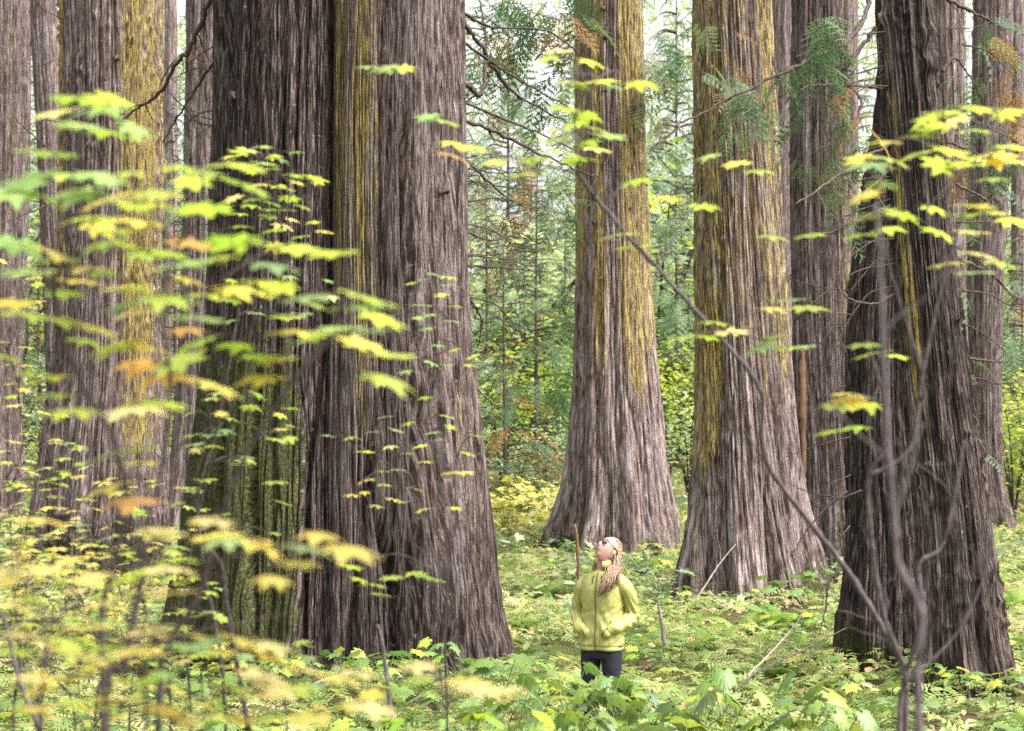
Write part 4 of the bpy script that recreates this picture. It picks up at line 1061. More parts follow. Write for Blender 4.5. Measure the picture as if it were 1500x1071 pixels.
# low carpet of oak fern and seedlings: nobody could count it
def carpet():
    r = np.random.default_rng(77)
    V0, F0 = [], []
    b = 0
    for s in (-1, 0, 1):                                   # one three-part frond
        Lf = .5 if s == 0 else .42
        a = s * 1.15
        for i in range(5):
            t = (i + .3) / 5; w = .20 * Lf * (1 - t) * 2.0 + .02
            for q in (-1, 1):
                pts = np.array([[0, t * Lf, 0], [q * w, t * Lf + .10 * Lf, -.02], [0, t * Lf + .16 * Lf, 0]])
                pts[:, 1] += .12
                c, sn = math.cos(a), math.sin(a)
                V0 += [[x * c - y * sn, x * sn + y * c, z + .05 - .25 * (x * x + y * y)] for x, y, z in pts]
                F0.append((b, b + 1, b + 2)); b += 3
    V0, F0 = np.array(V0), np.array(F0)
    n = 24000
    d = 8 + 42 * r.random(n) ** 0.8
    x = (r.uniform(-420, 1920, n) - CX) / FPX * d
    patch = np.sin(x * 1.1 + 1) * np.sin(d * .8 + x * .3) + .5 * np.sin(x * 2.7 - d * 1.9)
    keep = r.random(n) < np.clip(.78 + .5 * patch, .2, 1)
    for (a, b_, c) in TREEXY: keep &= (x - a) ** 2 + (d - b_) ** 2 > (c * .95) ** 2
    x, d, patch = x[keep], d[keep], patch[keep]; n = len(x)
    z = gz(x, d) + r.uniform(.02, .12, n) + .16 * r.random(n) * (patch > .1)
    s = r.uniform(.22, .5, n)
    V, F = scatter(V0, F0, np.column_stack([x, d, z]), rotm(r.normal(0, .3, n), r.normal(0, .3, n), r.random(n) * 6.28), s)
    tint = np.clip(r.normal(.56, .16, n) + .14 * patch + (r.random(n) < .11) * .4, 0, 1)
    o = obj('ground_cover', mesh_np('ground_cover', V, F, [COVER], False, attrs=dict(tint=np.repeat(tint, len(V0)))))
    o['kind'] = 'stuff'; o['label'] = 'low carpet of pale oak ferns and seedlings over the forest floor'; o['category'] = 'ground cover'
    # small round-leaved seedlings
    V1, F1 = ovate(4, .33, .1, .1)
    n = 20000
    d = 9 + 34 * r.random(n) ** 0.85; x = (r.uniform(-420, 1920, n) - CX) / FPX * d
    keep = np.ones(n, bool)
    for (a, b_, c) in TREEXY: keep &= (x - a) ** 2 + (d - b_) ** 2 > (c * .9) ** 2
    x, d = x[keep], d[keep]; n = len(x)
    V, F = scatter(V1, F1, np.column_stack([x, d, gz(x, d) + r.uniform(.02, .16, n)]), rotm(r.normal(0, .35, n), r.normal(0, .35, n), r.random(n) * 6.28), r.uniform(.06, .16, n))
    tint = np.clip(r.normal(.42, .2, n) + (r.random(n) < .16) * .55, 0, 1)
    o = obj('seedling_leaves', mesh_np('seedling_leaves', V, F, [COVER], False, attrs=dict(tint=np.repeat(tint, len(V1)))))
    o['kind'] = 'stuff'; o['label'] = 'scattered small leaves of seedlings and fallen leaves on the floor'; o['category'] = 'leaves'
carpet()

# ------------------------------------------------------------------ background saplings, shrubs and far wood
def conifer(name, seed, H, R, nb, mat, hang=.5, spr=.5, per=7, bare=.04, brown=.06):
    """trunk mesh and crown mesh of a young conifer with flat drooping boughs"""
    r = np.random.default_rng(seed)
    tr = tube(smooth_path([(0, 0, -.2), (.03 * H * r.normal() * .3, .01, H * .5), (0.02 * H * r.normal() * .3, 0, H)], 16), np.linspace(.007 * H + .012, .006, 16), 7, .05)
    V0, F0 = cedar_spray(seed, 1.0, .35, 7, False)
    # broaden the leaflets: far sprays read as masses
    loc, rx, ry, rz, sc, tint = [], [], [], [], [], []
    limbs = [tr]
    for k in range(nb):
        t = bare + (1 - bare) * (k + r.random()) / nb
        z = t * H; L = R * (1 - t) ** .8 * (.7 + .5 * r.random()) + .15
        a = r.random() * 6.28
        dv = np.array([math.cos(a), math.sin(a), 0])
        e = np.array([0, 0, z]) + dv * L + np.array([0, 0, -hang * L * .6])
        m = np.array([0, 0, z]) + dv * L * .5 + np.array([0, 0, .04 * L])
        path = smooth_path([(0, 0, z), m, e], 8); limbs.append(tube(path, np.linspace(.006 * H ** .5 + .004, .004, 8), 4))
        bt = r.normal(.5, .16); isb = r.random() < brown
        for j in range(per):
            f = .2 + .8 * (j + r.random()) / per
            p = path[min(7, int(f * 7))]
            loc.append(p + r.normal(0, .04, 3)); rx.append(r.normal(-hang * .6, .25)); ry.append(r.normal(0, .3))
            rz.append(a - 1.57 + r.choice([-1, 1]) * r.uniform(.2, 1.1) * (1 - .6 * f)); sc.append(L * spr * (.6 + .5 * r.random()) * (1.05 - .4 * f))
            tint.append(np.clip(r.uniform(.93, 1) if isb else bt + r.normal(0, .1), 0, .9 if not isb else 1))
    loc = np.array(loc)
    V, F = scatter(V0, F0, loc, rotm(np.array(rx), np.array(ry), np.array(rz)), np.array(sc))
    crown = mesh_np(name + '_crown', V, F, [mat], False, attrs=dict(tint=np.repeat(tint, len(V0))))
    Vt, Ft = merge(limbs)
    return mesh_np(name + '_trunk', Vt, Ft, [DEAD]), crown

# wide sprays for crowns
_cs = cedar_spray
def cedar_spray(seed=0, L=1.0, droop=0.35, n=11, lace=True):
    V, F = _cs(seed, L, droop, n, lace)
    if not lace:                                            # plain sprays: widen every strip
        q = V.reshape(-1, 5, 3); c = q[:, [0, 1, 2, 3]].mean(1, keepdims=True)
        q[:, :4] = c + (q[:, :4] - c) * np.array([2.6, 1.6, 1.6])
        V = q.reshape(-1, 3)
    return V, F

CONS = [conifer('sapling', 400 + i, 1.0 * h, R, nb, CONIFER, .55, .5, 7, .03, .10) for i, (h, R, nb) in enumerate([(9, 2.0, 70), (7, 1.7, 60), (11, 2.3, 80)])]
PALES = [conifer('sapling', 420 + i, h, R, nb, BRIGHTENED_CON, .45, .52, 8, .02, .05) for i, (h, R, nb) in enumerate([(10, 2.4, 75), (8, 2.0, 65)])]

def gap(px):
    if px < 275: return 'beyond the cedar with the yellow lichen band'
    if px < 900: return 'between the giant and the tall straight cedar'
    if px < 1060: return 'between the tall straight and the stout cedar'
    if px < 1385: return 'behind the stout and scarred cedars'
    return 'past the leaning lichen-crusted cedar'
def put_tree(name, pair, label, group, px, d, s, rz=0, sz=None):
    x = (px - CX) / FPX * d
    t = thing(name, label + ' ' + gap(px), 'tree', (x, d, float(gz(x, d))), rz, group)
    t.scale = (s, s, sz or s)
    obj('trunk', pair[0], t); obj('crown', pair[1], t)
LS = {'young_conifer': ('dark green young conifer with drooping boughs', 'young conifers between the big cedars'),
      'pale_conifer': ('pale green young conifer', 'pale young conifers deeper in the forest')}
for i, (px, d, s, k) in enumerate([(742, 47, .8, 0), (786, 52, .85, 2), (15, 54, .9, 0), (255, 58, 1.0, 2), (1230, 46, .8, 0), (1420, 50, .9, 2), (-60, 50, 1.0, 2), (1570, 48, 1.0, 0)]):
    put_tree('young_conifer', CONS[k], *LS['young_conifer'], px, d, s, i * 1.9)
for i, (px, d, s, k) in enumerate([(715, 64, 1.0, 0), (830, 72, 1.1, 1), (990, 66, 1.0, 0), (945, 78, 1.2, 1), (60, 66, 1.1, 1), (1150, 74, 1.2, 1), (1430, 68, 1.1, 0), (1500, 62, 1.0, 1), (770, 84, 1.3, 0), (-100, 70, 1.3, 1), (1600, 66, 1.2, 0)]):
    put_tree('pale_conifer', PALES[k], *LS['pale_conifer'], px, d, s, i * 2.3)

rf = random.Random(91)
for i in range(34):
    d = rf.uniform(74, 104)
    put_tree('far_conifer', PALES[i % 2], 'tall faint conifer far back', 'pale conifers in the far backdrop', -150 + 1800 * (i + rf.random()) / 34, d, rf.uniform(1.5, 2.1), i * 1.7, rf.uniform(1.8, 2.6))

# yellow-green maple bushes of the bright understorey
def bush(seed, n, H, R, mat, mean, size):
    r = np.random.default_rng(seed)
    V0, F0, _ = palmate(lobes=5, spread=260, depth=.35, teeth=0, seed=2)
    V0 = V0[[0] + list(range(1 + (len(V0) - 1) // 2, len(V0)))]; m = len(V0) - 1
    e = np.arange(m); F0 = np.stack([np.zeros(m, int), 1 + (e + 1) % m, 1 + e], 1)
    stems, locs = [], []
    for s in range(7):
        a = r.random() * 6.28; q = R * r.uniform(.5, 1)
        e2 = np.array([math.cos(a) * q, math.sin(a) * q, H * r.uniform(.6, 1)])
        path = smooth_path([(0, 0, -.1), e2 * [.25, .25, .55], e2], 10); stems.append(tube(path, np.linspace(.03, .006, 10), 5, .05))
        for k in range(n // 7):
            f = r.uniform(.25, 1); p = path[int(f * 9)]
            lay = p + r.normal(0, 1, 3) * [R * .3, R * .3, .12 * H * .4]
            locs.append(lay)
    locs = np.array(locs); n = len(locs)
    V, F = scatter(V0, F0, locs, rotm(r.normal(0, .3, n), r.normal(0, .3, n), r.random(n) * 6.28), size * (.7 + .6 * r.random(n)))
    tint = np.clip(r.normal(mean, .2, n) + .15 * np.sin(locs[:, 2] * 3 + locs[:, 0] * 2), 0, 1)
    Vt, Ft = merge(stems)
    return mesh_np('bush_stems', Vt, Ft, [TWIG]), mesh_np('bush_crown', V, F, [mat], False, attrs=dict(tint=np.repeat(tint, len(V0))))
BUSH = [bush(500, 900, 3.6, 1.5, YELLOW, .35, .13), bush(501, 900, 2.6, 1.4, YELLOW, .5, .13), bush(502, 800, 3.0, 1.5, FARFOL, .5, .14)]
LB = ['yellow-green leafy bush ', 'yellow leafy bush ', 'soft green leafy bush ']
spots = [(735, 56, 1.2, 0), (800, 58, 1.3, 0), (760, 48, .6, 2), (835, 50, .8, 2), (980, 58, 1.3, 0), (1010, 50, 1.0, 2), (955, 66, 1.5, 1), (1020, 64, 1.4, 0), (20, 60, 1.2, 2), (60, 50, .8, 1), (245, 54, 1.0, 0), (1150, 60, 1.2, 2), (1485, 44, 1.0, 0), (1500, 56, 1.3, 1), (1440, 58, 1.3, 0), (1250, 56, 1.2, 2), (700, 66, 1.5, 1), (770, 74, 1.8, 0), (850, 78, 1.8, 2), (990, 78, 2.0, 1), (1545, 46, 1.1, 0), (-40, 56, 1.2, 0), (790, 64, 1.6, 0), (1030, 74, 1.9, 0), (680, 54, 1.1, 2)]
rb = random.Random(44)
spots += [(px, rb.uniform(70, 92), rb.uniform(2.2, 3.6), rb.choice([2, 2, 2, 0])) for px in (680, 710, 745, 780, 815, 850, 960, 990, 1018, 15, 45, 265, 1150, 1240, 1436, 1475, 1510,690, 725, 760, 800, 835, 945, 975, 1005, 1030, 30, 70, 250, 1140, 1160, 1225, 1255, 1420, 1455, 1490, 1530, -30, 0)]
for i, (px, d, s, k) in enumerate(spots):
    x = (px - CX) / FPX * d
    t = thing('maple_bush', ('tall ' if s > 1.9 else 'low ') + LB[k] + gap(px), 'bush', (x, d, float(gz(x, d))), i * 1.3, 'bushes of the bright understorey')
    t.scale = (s,) * 3
    obj('stem', BUSH[k][0], t); obj('crown', BUSH[k][1], t)

# the far wood: one mass of hanging foliage
def far_wood():
    r = np.random.default_rng(9)
    V0, F0 = cedar_spray(5, 1.0, .5, 6, False); V0, F0 = V0[:30], F0[:18]
    n = 15000
    y = r.uniform(86, 125, n); x = r.uniform(-60, 60, n)
    z = gz(x, y) + 32 * r.random(n) ** 1.1
    cl = np.sin(x * .55) * np.sin(z * .5 + x * .2) + .6 * np.sin(x * 1.3 + z * .8)
    keep = r.random(n) < np.clip(.85 + .3 * cl, .4, 1)
    x, y, z, cl = x[keep], y[keep], z[keep], cl[keep]; n = len(x)
    V, F = scatter(V0, F0, np.column_stack([x, y, z]), rotm(r.normal(-.3, .4, n), r.normal(0, .4, n), r.random(n) * 6.28), r.uniform(1.6, 3.0, n))
    tint = np.clip(r.normal(.42, .2, n) + .12 * cl, 0, 1)
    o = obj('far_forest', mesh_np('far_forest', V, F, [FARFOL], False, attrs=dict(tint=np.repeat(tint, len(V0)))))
    o['kind'] = 'stuff'; o['label'] = 'pale mass of far-off forest foliage behind all the trees'; o['category'] = 'forest'
far_wood()

# ------------------------------------------------------------------ dead limbs and green sprays on the big trees
def limb_on(key, tree_o, start, pts_px, d0, d1, r0, r1, side, seed, mat=DEAD):
    """a limb through photo points, distance running d0..d1, with side twigs"""
    r = np.random.default_rng(seed)
    n = len(pts_px)
    pts = [P(x, y, d0 + (d1 - d0) * i / (n - 1)) for i, (x, y) in enumerate(pts_px)]
    path = smooth_path(pts, 7 * n); path[1:-1] += r.standard_normal((len(path) - 2, 3)) * r0 * .3
    parts = [tube(path, np.linspace(r0, r1, len(path)) * (1 + .12 * r.standard_normal(len(path))), 6, .08)]
    L = np.sum(np.linalg.norm(np.diff(path, axis=0), axis=1))
    for k in range(side):
        i = r.integers(2, len(path) - 1); t = path[i] - path[i - 1]; t /= np.linalg.norm(t) + 1e-9
        sub, _ = branchy(path[i], t * .7 + r.standard_normal(3) * .6 + np.array([0, 0, -.4]), L * r.uniform(.08, .25), int(r.integers(1e6)), 5, .4, max(.003, r0 * .3), 3, .2)
        parts += sub
    foot = TRUNKS[key]['foot']
    return tube_obj('branch', parts, mat, tree_o, foot), path

# giant: limbs sweeping out over the gap
g = [([(672, 25), (700, 60), (722, 100), (760, 140), (830, 180)], .03), ([(676, 60), (740, 105), (800, 140), (850, 165)], .016), ([(678, 120), (705, 135), (712, 60), (700, -10)], .03),
     ([(678, 175), (730, 195), (780, 220), (850, 250), (885, 262)], .022), ([(680, 150), (740, 175), (800, 200), (870, 235)], .016), ([(683, 235), (720, 270), (760, 300), (830, 315)], .014),
     ([(684, 340), (720, 352), (760, 340), (780, 320), (800, 290)], .014), ([(686, 390), (740, 393), (800, 398)], .016), ([(690, 440), (705, 470), (700, 510)], .014), ([(690, 560), (720, 590), (745, 600)], .009), ([(680, 20), (720, 40), (800, 45), (850, 80)], .018)]
for i, (pp, r) in enumerate(g):
    limb_on('giant', T1, None, pp, 19.9, 20.6 + .5 * (i % 3), r, r * .3, 6, 600 + i)
g = [([(312, -10), (285, 55), (255, 100), (230, 140), (200, 160), (170, 185)], .03), ([(330, 70), (300, 110), (265, 165), (238, 210)], .02), ([(322, 185), (290, 180), (272, 160), (240, 130)], .012), ([(320, 240), (290, 260), (262, 300)], .008)]
for i, (pp, r) in enumerate(g):
    limb_on('giant', T1, None, pp, 19.9, 20.8, r, r * .3, 7, 640 + i)
g = [([(95, 285), (70, 300), (20, 320), (-20, 335)], .02), ([(125, 215), (90, 230), (40, 190), (20, 170)], .02), ([(92, 180), (70, 195), (50, 192)], .012), ([(100, 420), (60, 440), (30, 470)], .015), ([(95, 30), (60, 10), (40, -20)], .012), ([(236, 120), (255, 90), (290, 60)], .015), ([(90, 560), (40, 600), (5, 640)], .014)]
for i, (pp, r) in enumerate(g):
    limb_on('left', T9, None, pp, 32.6, 31.8, r, r * .35, 5, 660 + i)
g = [([(1285, 40), (1260, 70), (1235, 110), (1262, 150), (1240, 190), (1190, 225)], .024), ([(1296, 130), (1250, 125), (1190, 125), (1140, 150)], .014), ([(1300, 215), (1250, 240), (1210, 270), (1165, 300)], .02), ([(1302, 250), (1262, 290), (1240, 330), (1236, 360)], .016),
     ([(1306, 300), (1240, 330), (1200, 345), (1160, 350)], .012), ([(1275, -10), (1268, 20), (1240, 60), (1180, 90), (1100, 130), (1010, 175), (985, 185)], .024), ([(1312, 430), (1280, 445), (1240, 435), (1215, 400)], .012)]
for i, (pp, r) in enumerate(g):
    limb_on('leaning', T6, None, pp, 18.4, 17.6 - .3 * (i % 3), r, r * .3, 8, 680 + i)
g = [([(1372, -10), (1420, 15), (1460, 35), (1520, 60)], .022), ([(1380, 105), (1400, 85), (1425, 120), (1440, 150)], .014), ([(1400, 270), (1440, 290), (1470, 320), (1510, 340)], .016), ([(1405, 380), (1450, 400), (1480, 430), (1500, 440)], .014), ([(1418, 525), (1460, 530), (1510, 525)], .016), ([(1395, 210), (1440, 230), (1490, 260)], .012), ([(1430, 690), (1470, 660), (1500, 640)], .01)]
for i, (pp, r) in enumerate(g):
    limb_on('leaning', T6, None, pp, 18.5, 18.9, r, r * .35, 7, 700 + i)
g = [([(1240, 720), (1210, 745), (1180, 780), (1160, 815)], .014), ([(1262, 718), (1230, 730), (1195, 730)], .008), ([(1240, 830), (1215, 850), (1210, 890), (1200, 930)], .014), ([(1250, 510), (1215, 505), (1185, 500)], .008), ([(1245, 640), (1190, 655), (1150, 670)], .008), ([(1245, 770), (1220, 800), (1195, 830)], .008)]
for i, (pp, r) in enumerate(g):
    limb_on('darkrear', T5, None, pp, 19.5, 18.8, r, r * .4, 4, 720 + i, DEAD)

# finer tangle of dead twigs
rt = random.Random(17)
def tangle(key, tree_o, n, xs, ys, dx, dy, d0, d1, seed):
    for k in range(n):
        x0, y0 = rt.uniform(*xs), rt.uniform(*ys)
        ex, ey = rt.uniform(*dx), rt.uniform(*dy)
        limb_on(key, tree_o, None, [(x0, y0), (x0 + ex * .4, y0 + ey * .2 + rt.uniform(-8, 8)), (x0 + ex * .75, y0 + ey * .6), (x0 + ex, y0 + ey)], d0, d1 + rt.uniform(-.5, .5), rt.uniform(.005, .011), .002, 6, seed + k)
tangle('giant', T1, 14, (676, 686), (10, 460), (60, 170), (-20, 90), 19.9, 20.8, 1000)
tangle('giant', T1, 7, (316, 324), (0, 330), (-90, -40), (-30, 90), 19.9, 20.8, 1020)
tangle('leaning', T6, 14, (1296, 1318), (20, 460), (-150, -60), (0, 110), 18.4, 17.8, 1040)
tangle('leaning', T6, 16, (1376, 1412), (20, 640), (60, 130), (-30, 80), 18.5, 18.9, 1060)
tangle('darkrear', T5, 8, (1238, 1246), (420, 800), (-90, -40), (-20, 70), 19.6, 19.0, 1080)
tangle('left', T9, 9, (86, 96), (60, 560), (-100, -50), (-30, 80), 32.8, 32.2, 1100)
tangle('second', T3, 6, (1018, 1022), (40, 420), (-60, -30), (-20, 60), 28.0, 27.6, 1120)

# hanging cedar sprays: each a part of its tree
SPRAYS = []
for i in range(3):
    V, F = _cs(i, 1.0, (.5, .3, .7)[i], 13, True)
    SPRAYS.append([mesh_np('spray', V, F, [CONIFER], False, attrs=dict(tint=np.full(len(V), tt))) for tt in (.35, .6, .97)])
def sprays(tree_o, key, lst, seed):
    r = random.Random(seed); foot = TRUNKS[key]['foot']
    for (x, y, d, s, c) in lst:
        p = P(x, y, d)
        o = obj('foliage_spray', SPRAYS[r.randrange(3)][c], tree_o, tuple(p - foot), (r.gauss(-.6, .25), r.gauss(0, .3), r.uniform(0, 6.28)), s * r.uniform(.8, 1.15))
def sp(boxes, seed):
    r = random.Random(seed); out = []
    for (x0, y0, x1, y1, n, d, s, cs) in boxes:
        for k in range(n): out.append((r.uniform(x0, x1), r.uniform(y0, y1), d + r.uniform(-.6, .6), s, r.choice(cs)))
    return out
sprays(T6, 'leaning', sp([(1140, 20, 1230, 110, 16, 17.6, .5, (0, 0, 1)), (1040, 100, 1150, 200, 12, 17.6, .42, (0, 1, 1, 2)), (1190, 110, 1290, 200, 10, 18, .4, (0, 1, 2)), (1150, 170, 1290, 250, 12, 18, .38, (0, 2, 1)), (1210, 200, 1280, 330, 8, 18, .35, (0, 1)), (1410, 0, 1500, 180, 14, 19.2, .5, (0, 1, 2)), (1400, 180, 1500, 320, 12, 19.2, .45, (0, 1, 2)), (1410, 380, 1490, 560, 10, 19, .35, (0, 1, 1)), (1400, 620, 1480, 700, 6, 19, .3, (1,))], 1), 1)
sprays(T1, 'giant', sp([(690, -20, 850, 70, 26, 21.5, .55, (0, 0, 1, 2)), (690, 70, 840, 170, 22, 22, .5, (0, 1, 1, 2)), (690, 230, 790, 400, 22, 22.5, .42, (0, 1, 2, 2)), (240, 20, 320, 200, 8, 21, .3, (1, 2)), (760, 170, 845, 330, 10, 23, .45, (1, 0))], 2), 2)
sprays(T2, 'centre', sp([(945, 30, 1015, 130, 14, 37, .8, (0, 1, 1)), (930, 60, 990, 220, 10, 37, .7, (1, 1, 2)), (950, 240, 1015, 330, 7, 38.5, .8, (0, 1)), (960, 410, 1015, 480, 8, 39, .9, (1, 1)), (790, 430, 846, 600, 12, 40, .8, (0, 1))], 3), 3)
sprays(T3, 'second', sp([(1015, 30, 1090, 110, 8, 26.8, .5, (1, 1, 2)), (1060, 110, 1130, 200, 8, 26.8, .5, (0, 1, 2))], 4), 4)

# peeling bark strips, knots and scars
def strip(key, tree_o, pts, w, lift, mat, name, seed):
    """a long ribbon of loose bark along photo points on the trunk's face"""
    r = np.random.default_rng(seed); k = TRUNKS[key]; d = k['d']; foot = k['foot']
    q = smooth_path([np.array([x, y, 0.0]) for x, y in pts], 26)
    C = []
    for i, (x, y, _) in enumerate(q):
        p0 = P(x, y, d); z = p0[2]; rr = float(k['r'](z)); dx = p0[0] - float(k['cx'](z))
        yy = d - math.sqrt(max(0.01, rr * rr - dx * dx)) * (0.86 if key == 'giant' else 1.0)
        s = yy / d; t = i / 25
        C.append([p0[0] * s, yy - lift * (.4 + .6 * math.sin(math.pi * t)) - .01, ZC + (z - ZC) * s])
    C = np.array(C); n = len(C)
    ww = w * (.55 + .45 * np.sin(np.pi * np.linspace(.04, .97, n))) * (1 + .2 * r.standard_normal(n))
    L = C - np.array([1, 0, 0]) * ww[:, None] * .5; R = C + np.array([1, 0, 0]) * ww[:, None] * .5
    M = C - np.array([0, .15, 0]) * ww[:, None]
    B = C + np.array([0, .35, 0]) * ww[:, None]
    V = np.stack([L, M, R, B], 1).reshape(-1, 3) - foot
    i = np.arange(n - 1)[:, None] * 4; j = np.arange(4)[None]; j2 = (j + 1) % 4
    F = np.stack([i + j, i + j2, i + 4 + j2, i + 4 + j], -1).reshape(-1, 4)
    caps = np.array([[0, 3, 2, 1], [(n - 1) * 4, (n - 1) * 4 + 1, (n - 1) * 4 + 2, (n - 1) * 4 + 3]])
    return obj(name, mesh_np(name, V, [np.vstack([F, caps])], [mat]), tree_o)
strip('scarred', T4, [(1176, 512), (1176, 560), (1177, 620), (1178, 700)], .13, .05, TORN, 'torn_wood', 840)
strip('scarred', T4, [(1168, 470), (1168, 540), (1170, 620)], .05, .06, PALEWOOD, 'torn_wood', 841)

def stubs(tree_o, key, lst, mat=DEAD):
    foot = TRUNKS[key]['foot']; k = TRUNKS[key]; d = k['d']
    for i, (x, y, s) in enumerate(lst):
        p = P(x, y, d); z = p[2]; rr = float(k['r'](z)); dx = p[0] - float(k['cx'](z))
        yy = d - math.sqrt(max(.01, rr * rr - dx * dx)) * (.86 if key == 'giant' else 1)
        c = np.array([p[0] * yy / d, yy + .03, ZC + (z - ZC) * yy / d])
        parts = [tube(smooth_path([c, c + np.array([RNG.normal(0, .02), -.07 * s, .01]), c + np.array([RNG.normal(0, .05), -.13 * s, -.05 * s])], 6), np.array([.05, .045, .035, .028, .02, .01]) * s, 7, .2)]
        tube_obj('branch_stub', parts, mat, tree_o, foot)
stubs(T2, 'centre', [(885, 12, 1), (886, 55, 1), (885, 132, .9), (879, 210, 1), (871, 285, .9), (923, 305, .8), (870, 325, 1), (881, 408, .7)])
stubs(T9, 'left', [(128, 210, 1.2), (150, 60, .8), (170, 85, 1.0), (150, 115, .8)])
stubs(T1, 'giant', [(345, 140, .9), (655, 280, .6)])

# ------------------------------------------------------------------ sticks and fallen branches
def stick(name, label, pts, d0, d1, r0, r1, mat, side=0, seed=0):
    n = len(pts); w = [P(x, y, d0 + (d1 - d0) * i / (n - 1)) for i, (x, y) in enumerate(pts)]
    r = np.random.default_rng(seed)
    path = smooth_path(w, 6 * n); path[1:-1] += r.standard_normal((len(path) - 2, 3)) * r0 * .10
    parts = [tube(path, np.linspace(r0, r1, len(path)) * (1 + .07 * r.standard_normal(len(path))), 7, .08)]
    for k in range(side):
        i = r.integers(3, len(path) - 1)
        s, _ = branchy(path[i], path[i] - path[i - 1] + r.standard_normal(3) * .02, .5 * r.uniform(.5, 1.2), seed + k, 5, .0, r0 * .35, 2, .2); parts += s
    b = path[0].copy()
    o = tube_obj(name, parts, mat, None, b); o.location = tuple(b)
    return tag(o, label, 'branch')
stick('broken_sapling', 'brown broken sapling stub standing just behind the woman', [(849, 905), (848, 850), (846, 800), (842, 768)], 17.5, 17.5, .018, .015, simple('brown_stub', (.16, .09, .05), .8, .4, 30, .2, .003), 0, 1)
stick('bleached_stake', 'short bleached stick standing in the ferns near the woman', [(974, 945), (970, 915), (966, 895), (964, 880)], 20.0, 20.0, .024, .012, PALEWOOD, 0, 2)
stick('fallen_branch', 'bare pale branch propped against the stout cedar', [(1008, 895), (1035, 855), (1055, 825), (1078, 797)], 26.6, 27.2, .016, .006, PALEWOOD, 2, 3)
stick('fallen_branch', 'crooked dead branch lying on the ferns before the leaning cedar', [(1075, 1012), (1110, 985), (1150, 965), (1190, 945), (1240, 920)], 15.6, 17.6, .012, .004, DEAD, 4, 4)
stick('fallen_branch', 'long grey branch lying over the ferns between the woman and the leaning cedar', [(1095, 990), (1130, 955), (1165, 915), (1180, 890)], 16.4, 20.5, .011, .005, PALEWOOD, 2, 5)
stick('fallen_branch', 'thin pale branch on the moss at the foot of the giant cedar', [(450, 1005), (520, 985), (600, 990)], 16.5, 17.2, .014, .005, PALEWOOD, 2, 6)
stick('bare_sapling', 'slim grey bare sapling stem rising before the giant cedar roots', [(575, 1071), (568, 1000), (560, 940), (553, 915)], 8.0, 8.0, .011, .006, TWIG_GREY, 0, 7)
stick('bare_sapling', 'thin dark bare sapling with side twigs beside the mossy trunk', [(365, 1071), (345, 960), (332, 880), (325, 830), (311, 806)], 6.2, 6.2, .009, .004, TWIG, 3, 8)
stick('bare_sapling', 'crooked bare stem curving up under the crowded yellow leaves', [(60, 1071), (30, 1000), (15, 940), (5, 900)], 6.0, 6.0, .010, .005, TWIG_GREY, 2, 9)

# ------------------------------------------------------------------ the woman looking up
def remesh(parts, voxel, smooth=4, fac=0.5):
    V, F = merge(parts)
    me = mesh_np('tmp', V, F)
    o = bpy.data.objects.new('tmp', me); COL.objects.link(o)
    m = o.modifiers.new('r', 'REMESH'); m.mode = 'VOXEL'; m.voxel_size = voxel
    if smooth:
        s = o.modifiers.new('s', 'SMOOTH'); s.iterations = smooth; s.factor = fac
    dg = bpy.context.evaluated_depsgraph_get()
    ev = o.evaluated_get(dg); em = ev.to_mesh()
    n = len(em.vertices); W = np.empty(n * 3); em.vertices.foreach_get('co', W); W = W.reshape(-1, 3)
    N = np.empty(n * 3); em.vertices.foreach_get('normal', N); N = N.reshape(-1, 3)
    FF = np.array([p.vertices[:] for p in em.polygons if len(p.vertices) == 4])
    ev.to_mesh_clear()
    bpy.data.objects.remove(o); bpy.data.meshes.remove(me)
    return W, N, FF

def loft(rings, k=28):
    """rings: (centre, rx, ry, yaw); stacked cross-sections"""
    n = len(rings); th = np.arange(k) * 2 * np.pi / k; V = []
    for c, rx, ry, yaw in rings:
        x = rx * np.sign(np.cos(th)) * np.abs(np.cos(th)) ** .85; y = ry * np.sign(np.sin(th)) * np.abs(np.sin(th)) ** .85
        V.append(np.column_stack([x * math.cos(yaw) - y * math.sin(yaw) + c[0], x * math.sin(yaw) + y * math.cos(yaw) + c[1], np.full(k, c[2])]))
    V = np.vstack(V)
    i = np.arange(n - 1)[:, None] * k; j = np.arange(k)[None]; j2 = (j + 1) % k
    F = np.stack([i + j, i + j2, i + k + j2, i + k + j], -1).reshape(-1, 4)
    V = np.vstack([V, [rings[0][0]], [rings[-1][0]]]); e = np.arange(k)
    cap = np.vstack([np.stack([np.full(k, n * k), (e + 1) % k, e], 1), np.stack([np.full(k, n * k + 1), (n - 1) * k + e, (n - 1) * k + (e + 1) % k], 1)])
    return V, [F, cap]

def limb(pts, rad, n=24, k=14): 
    p = smooth_path(pts, n)
    return tube(p, np.interp(np.linspace(0, 1, n), np.linspace(0, 1, len(rad)), rad), k)

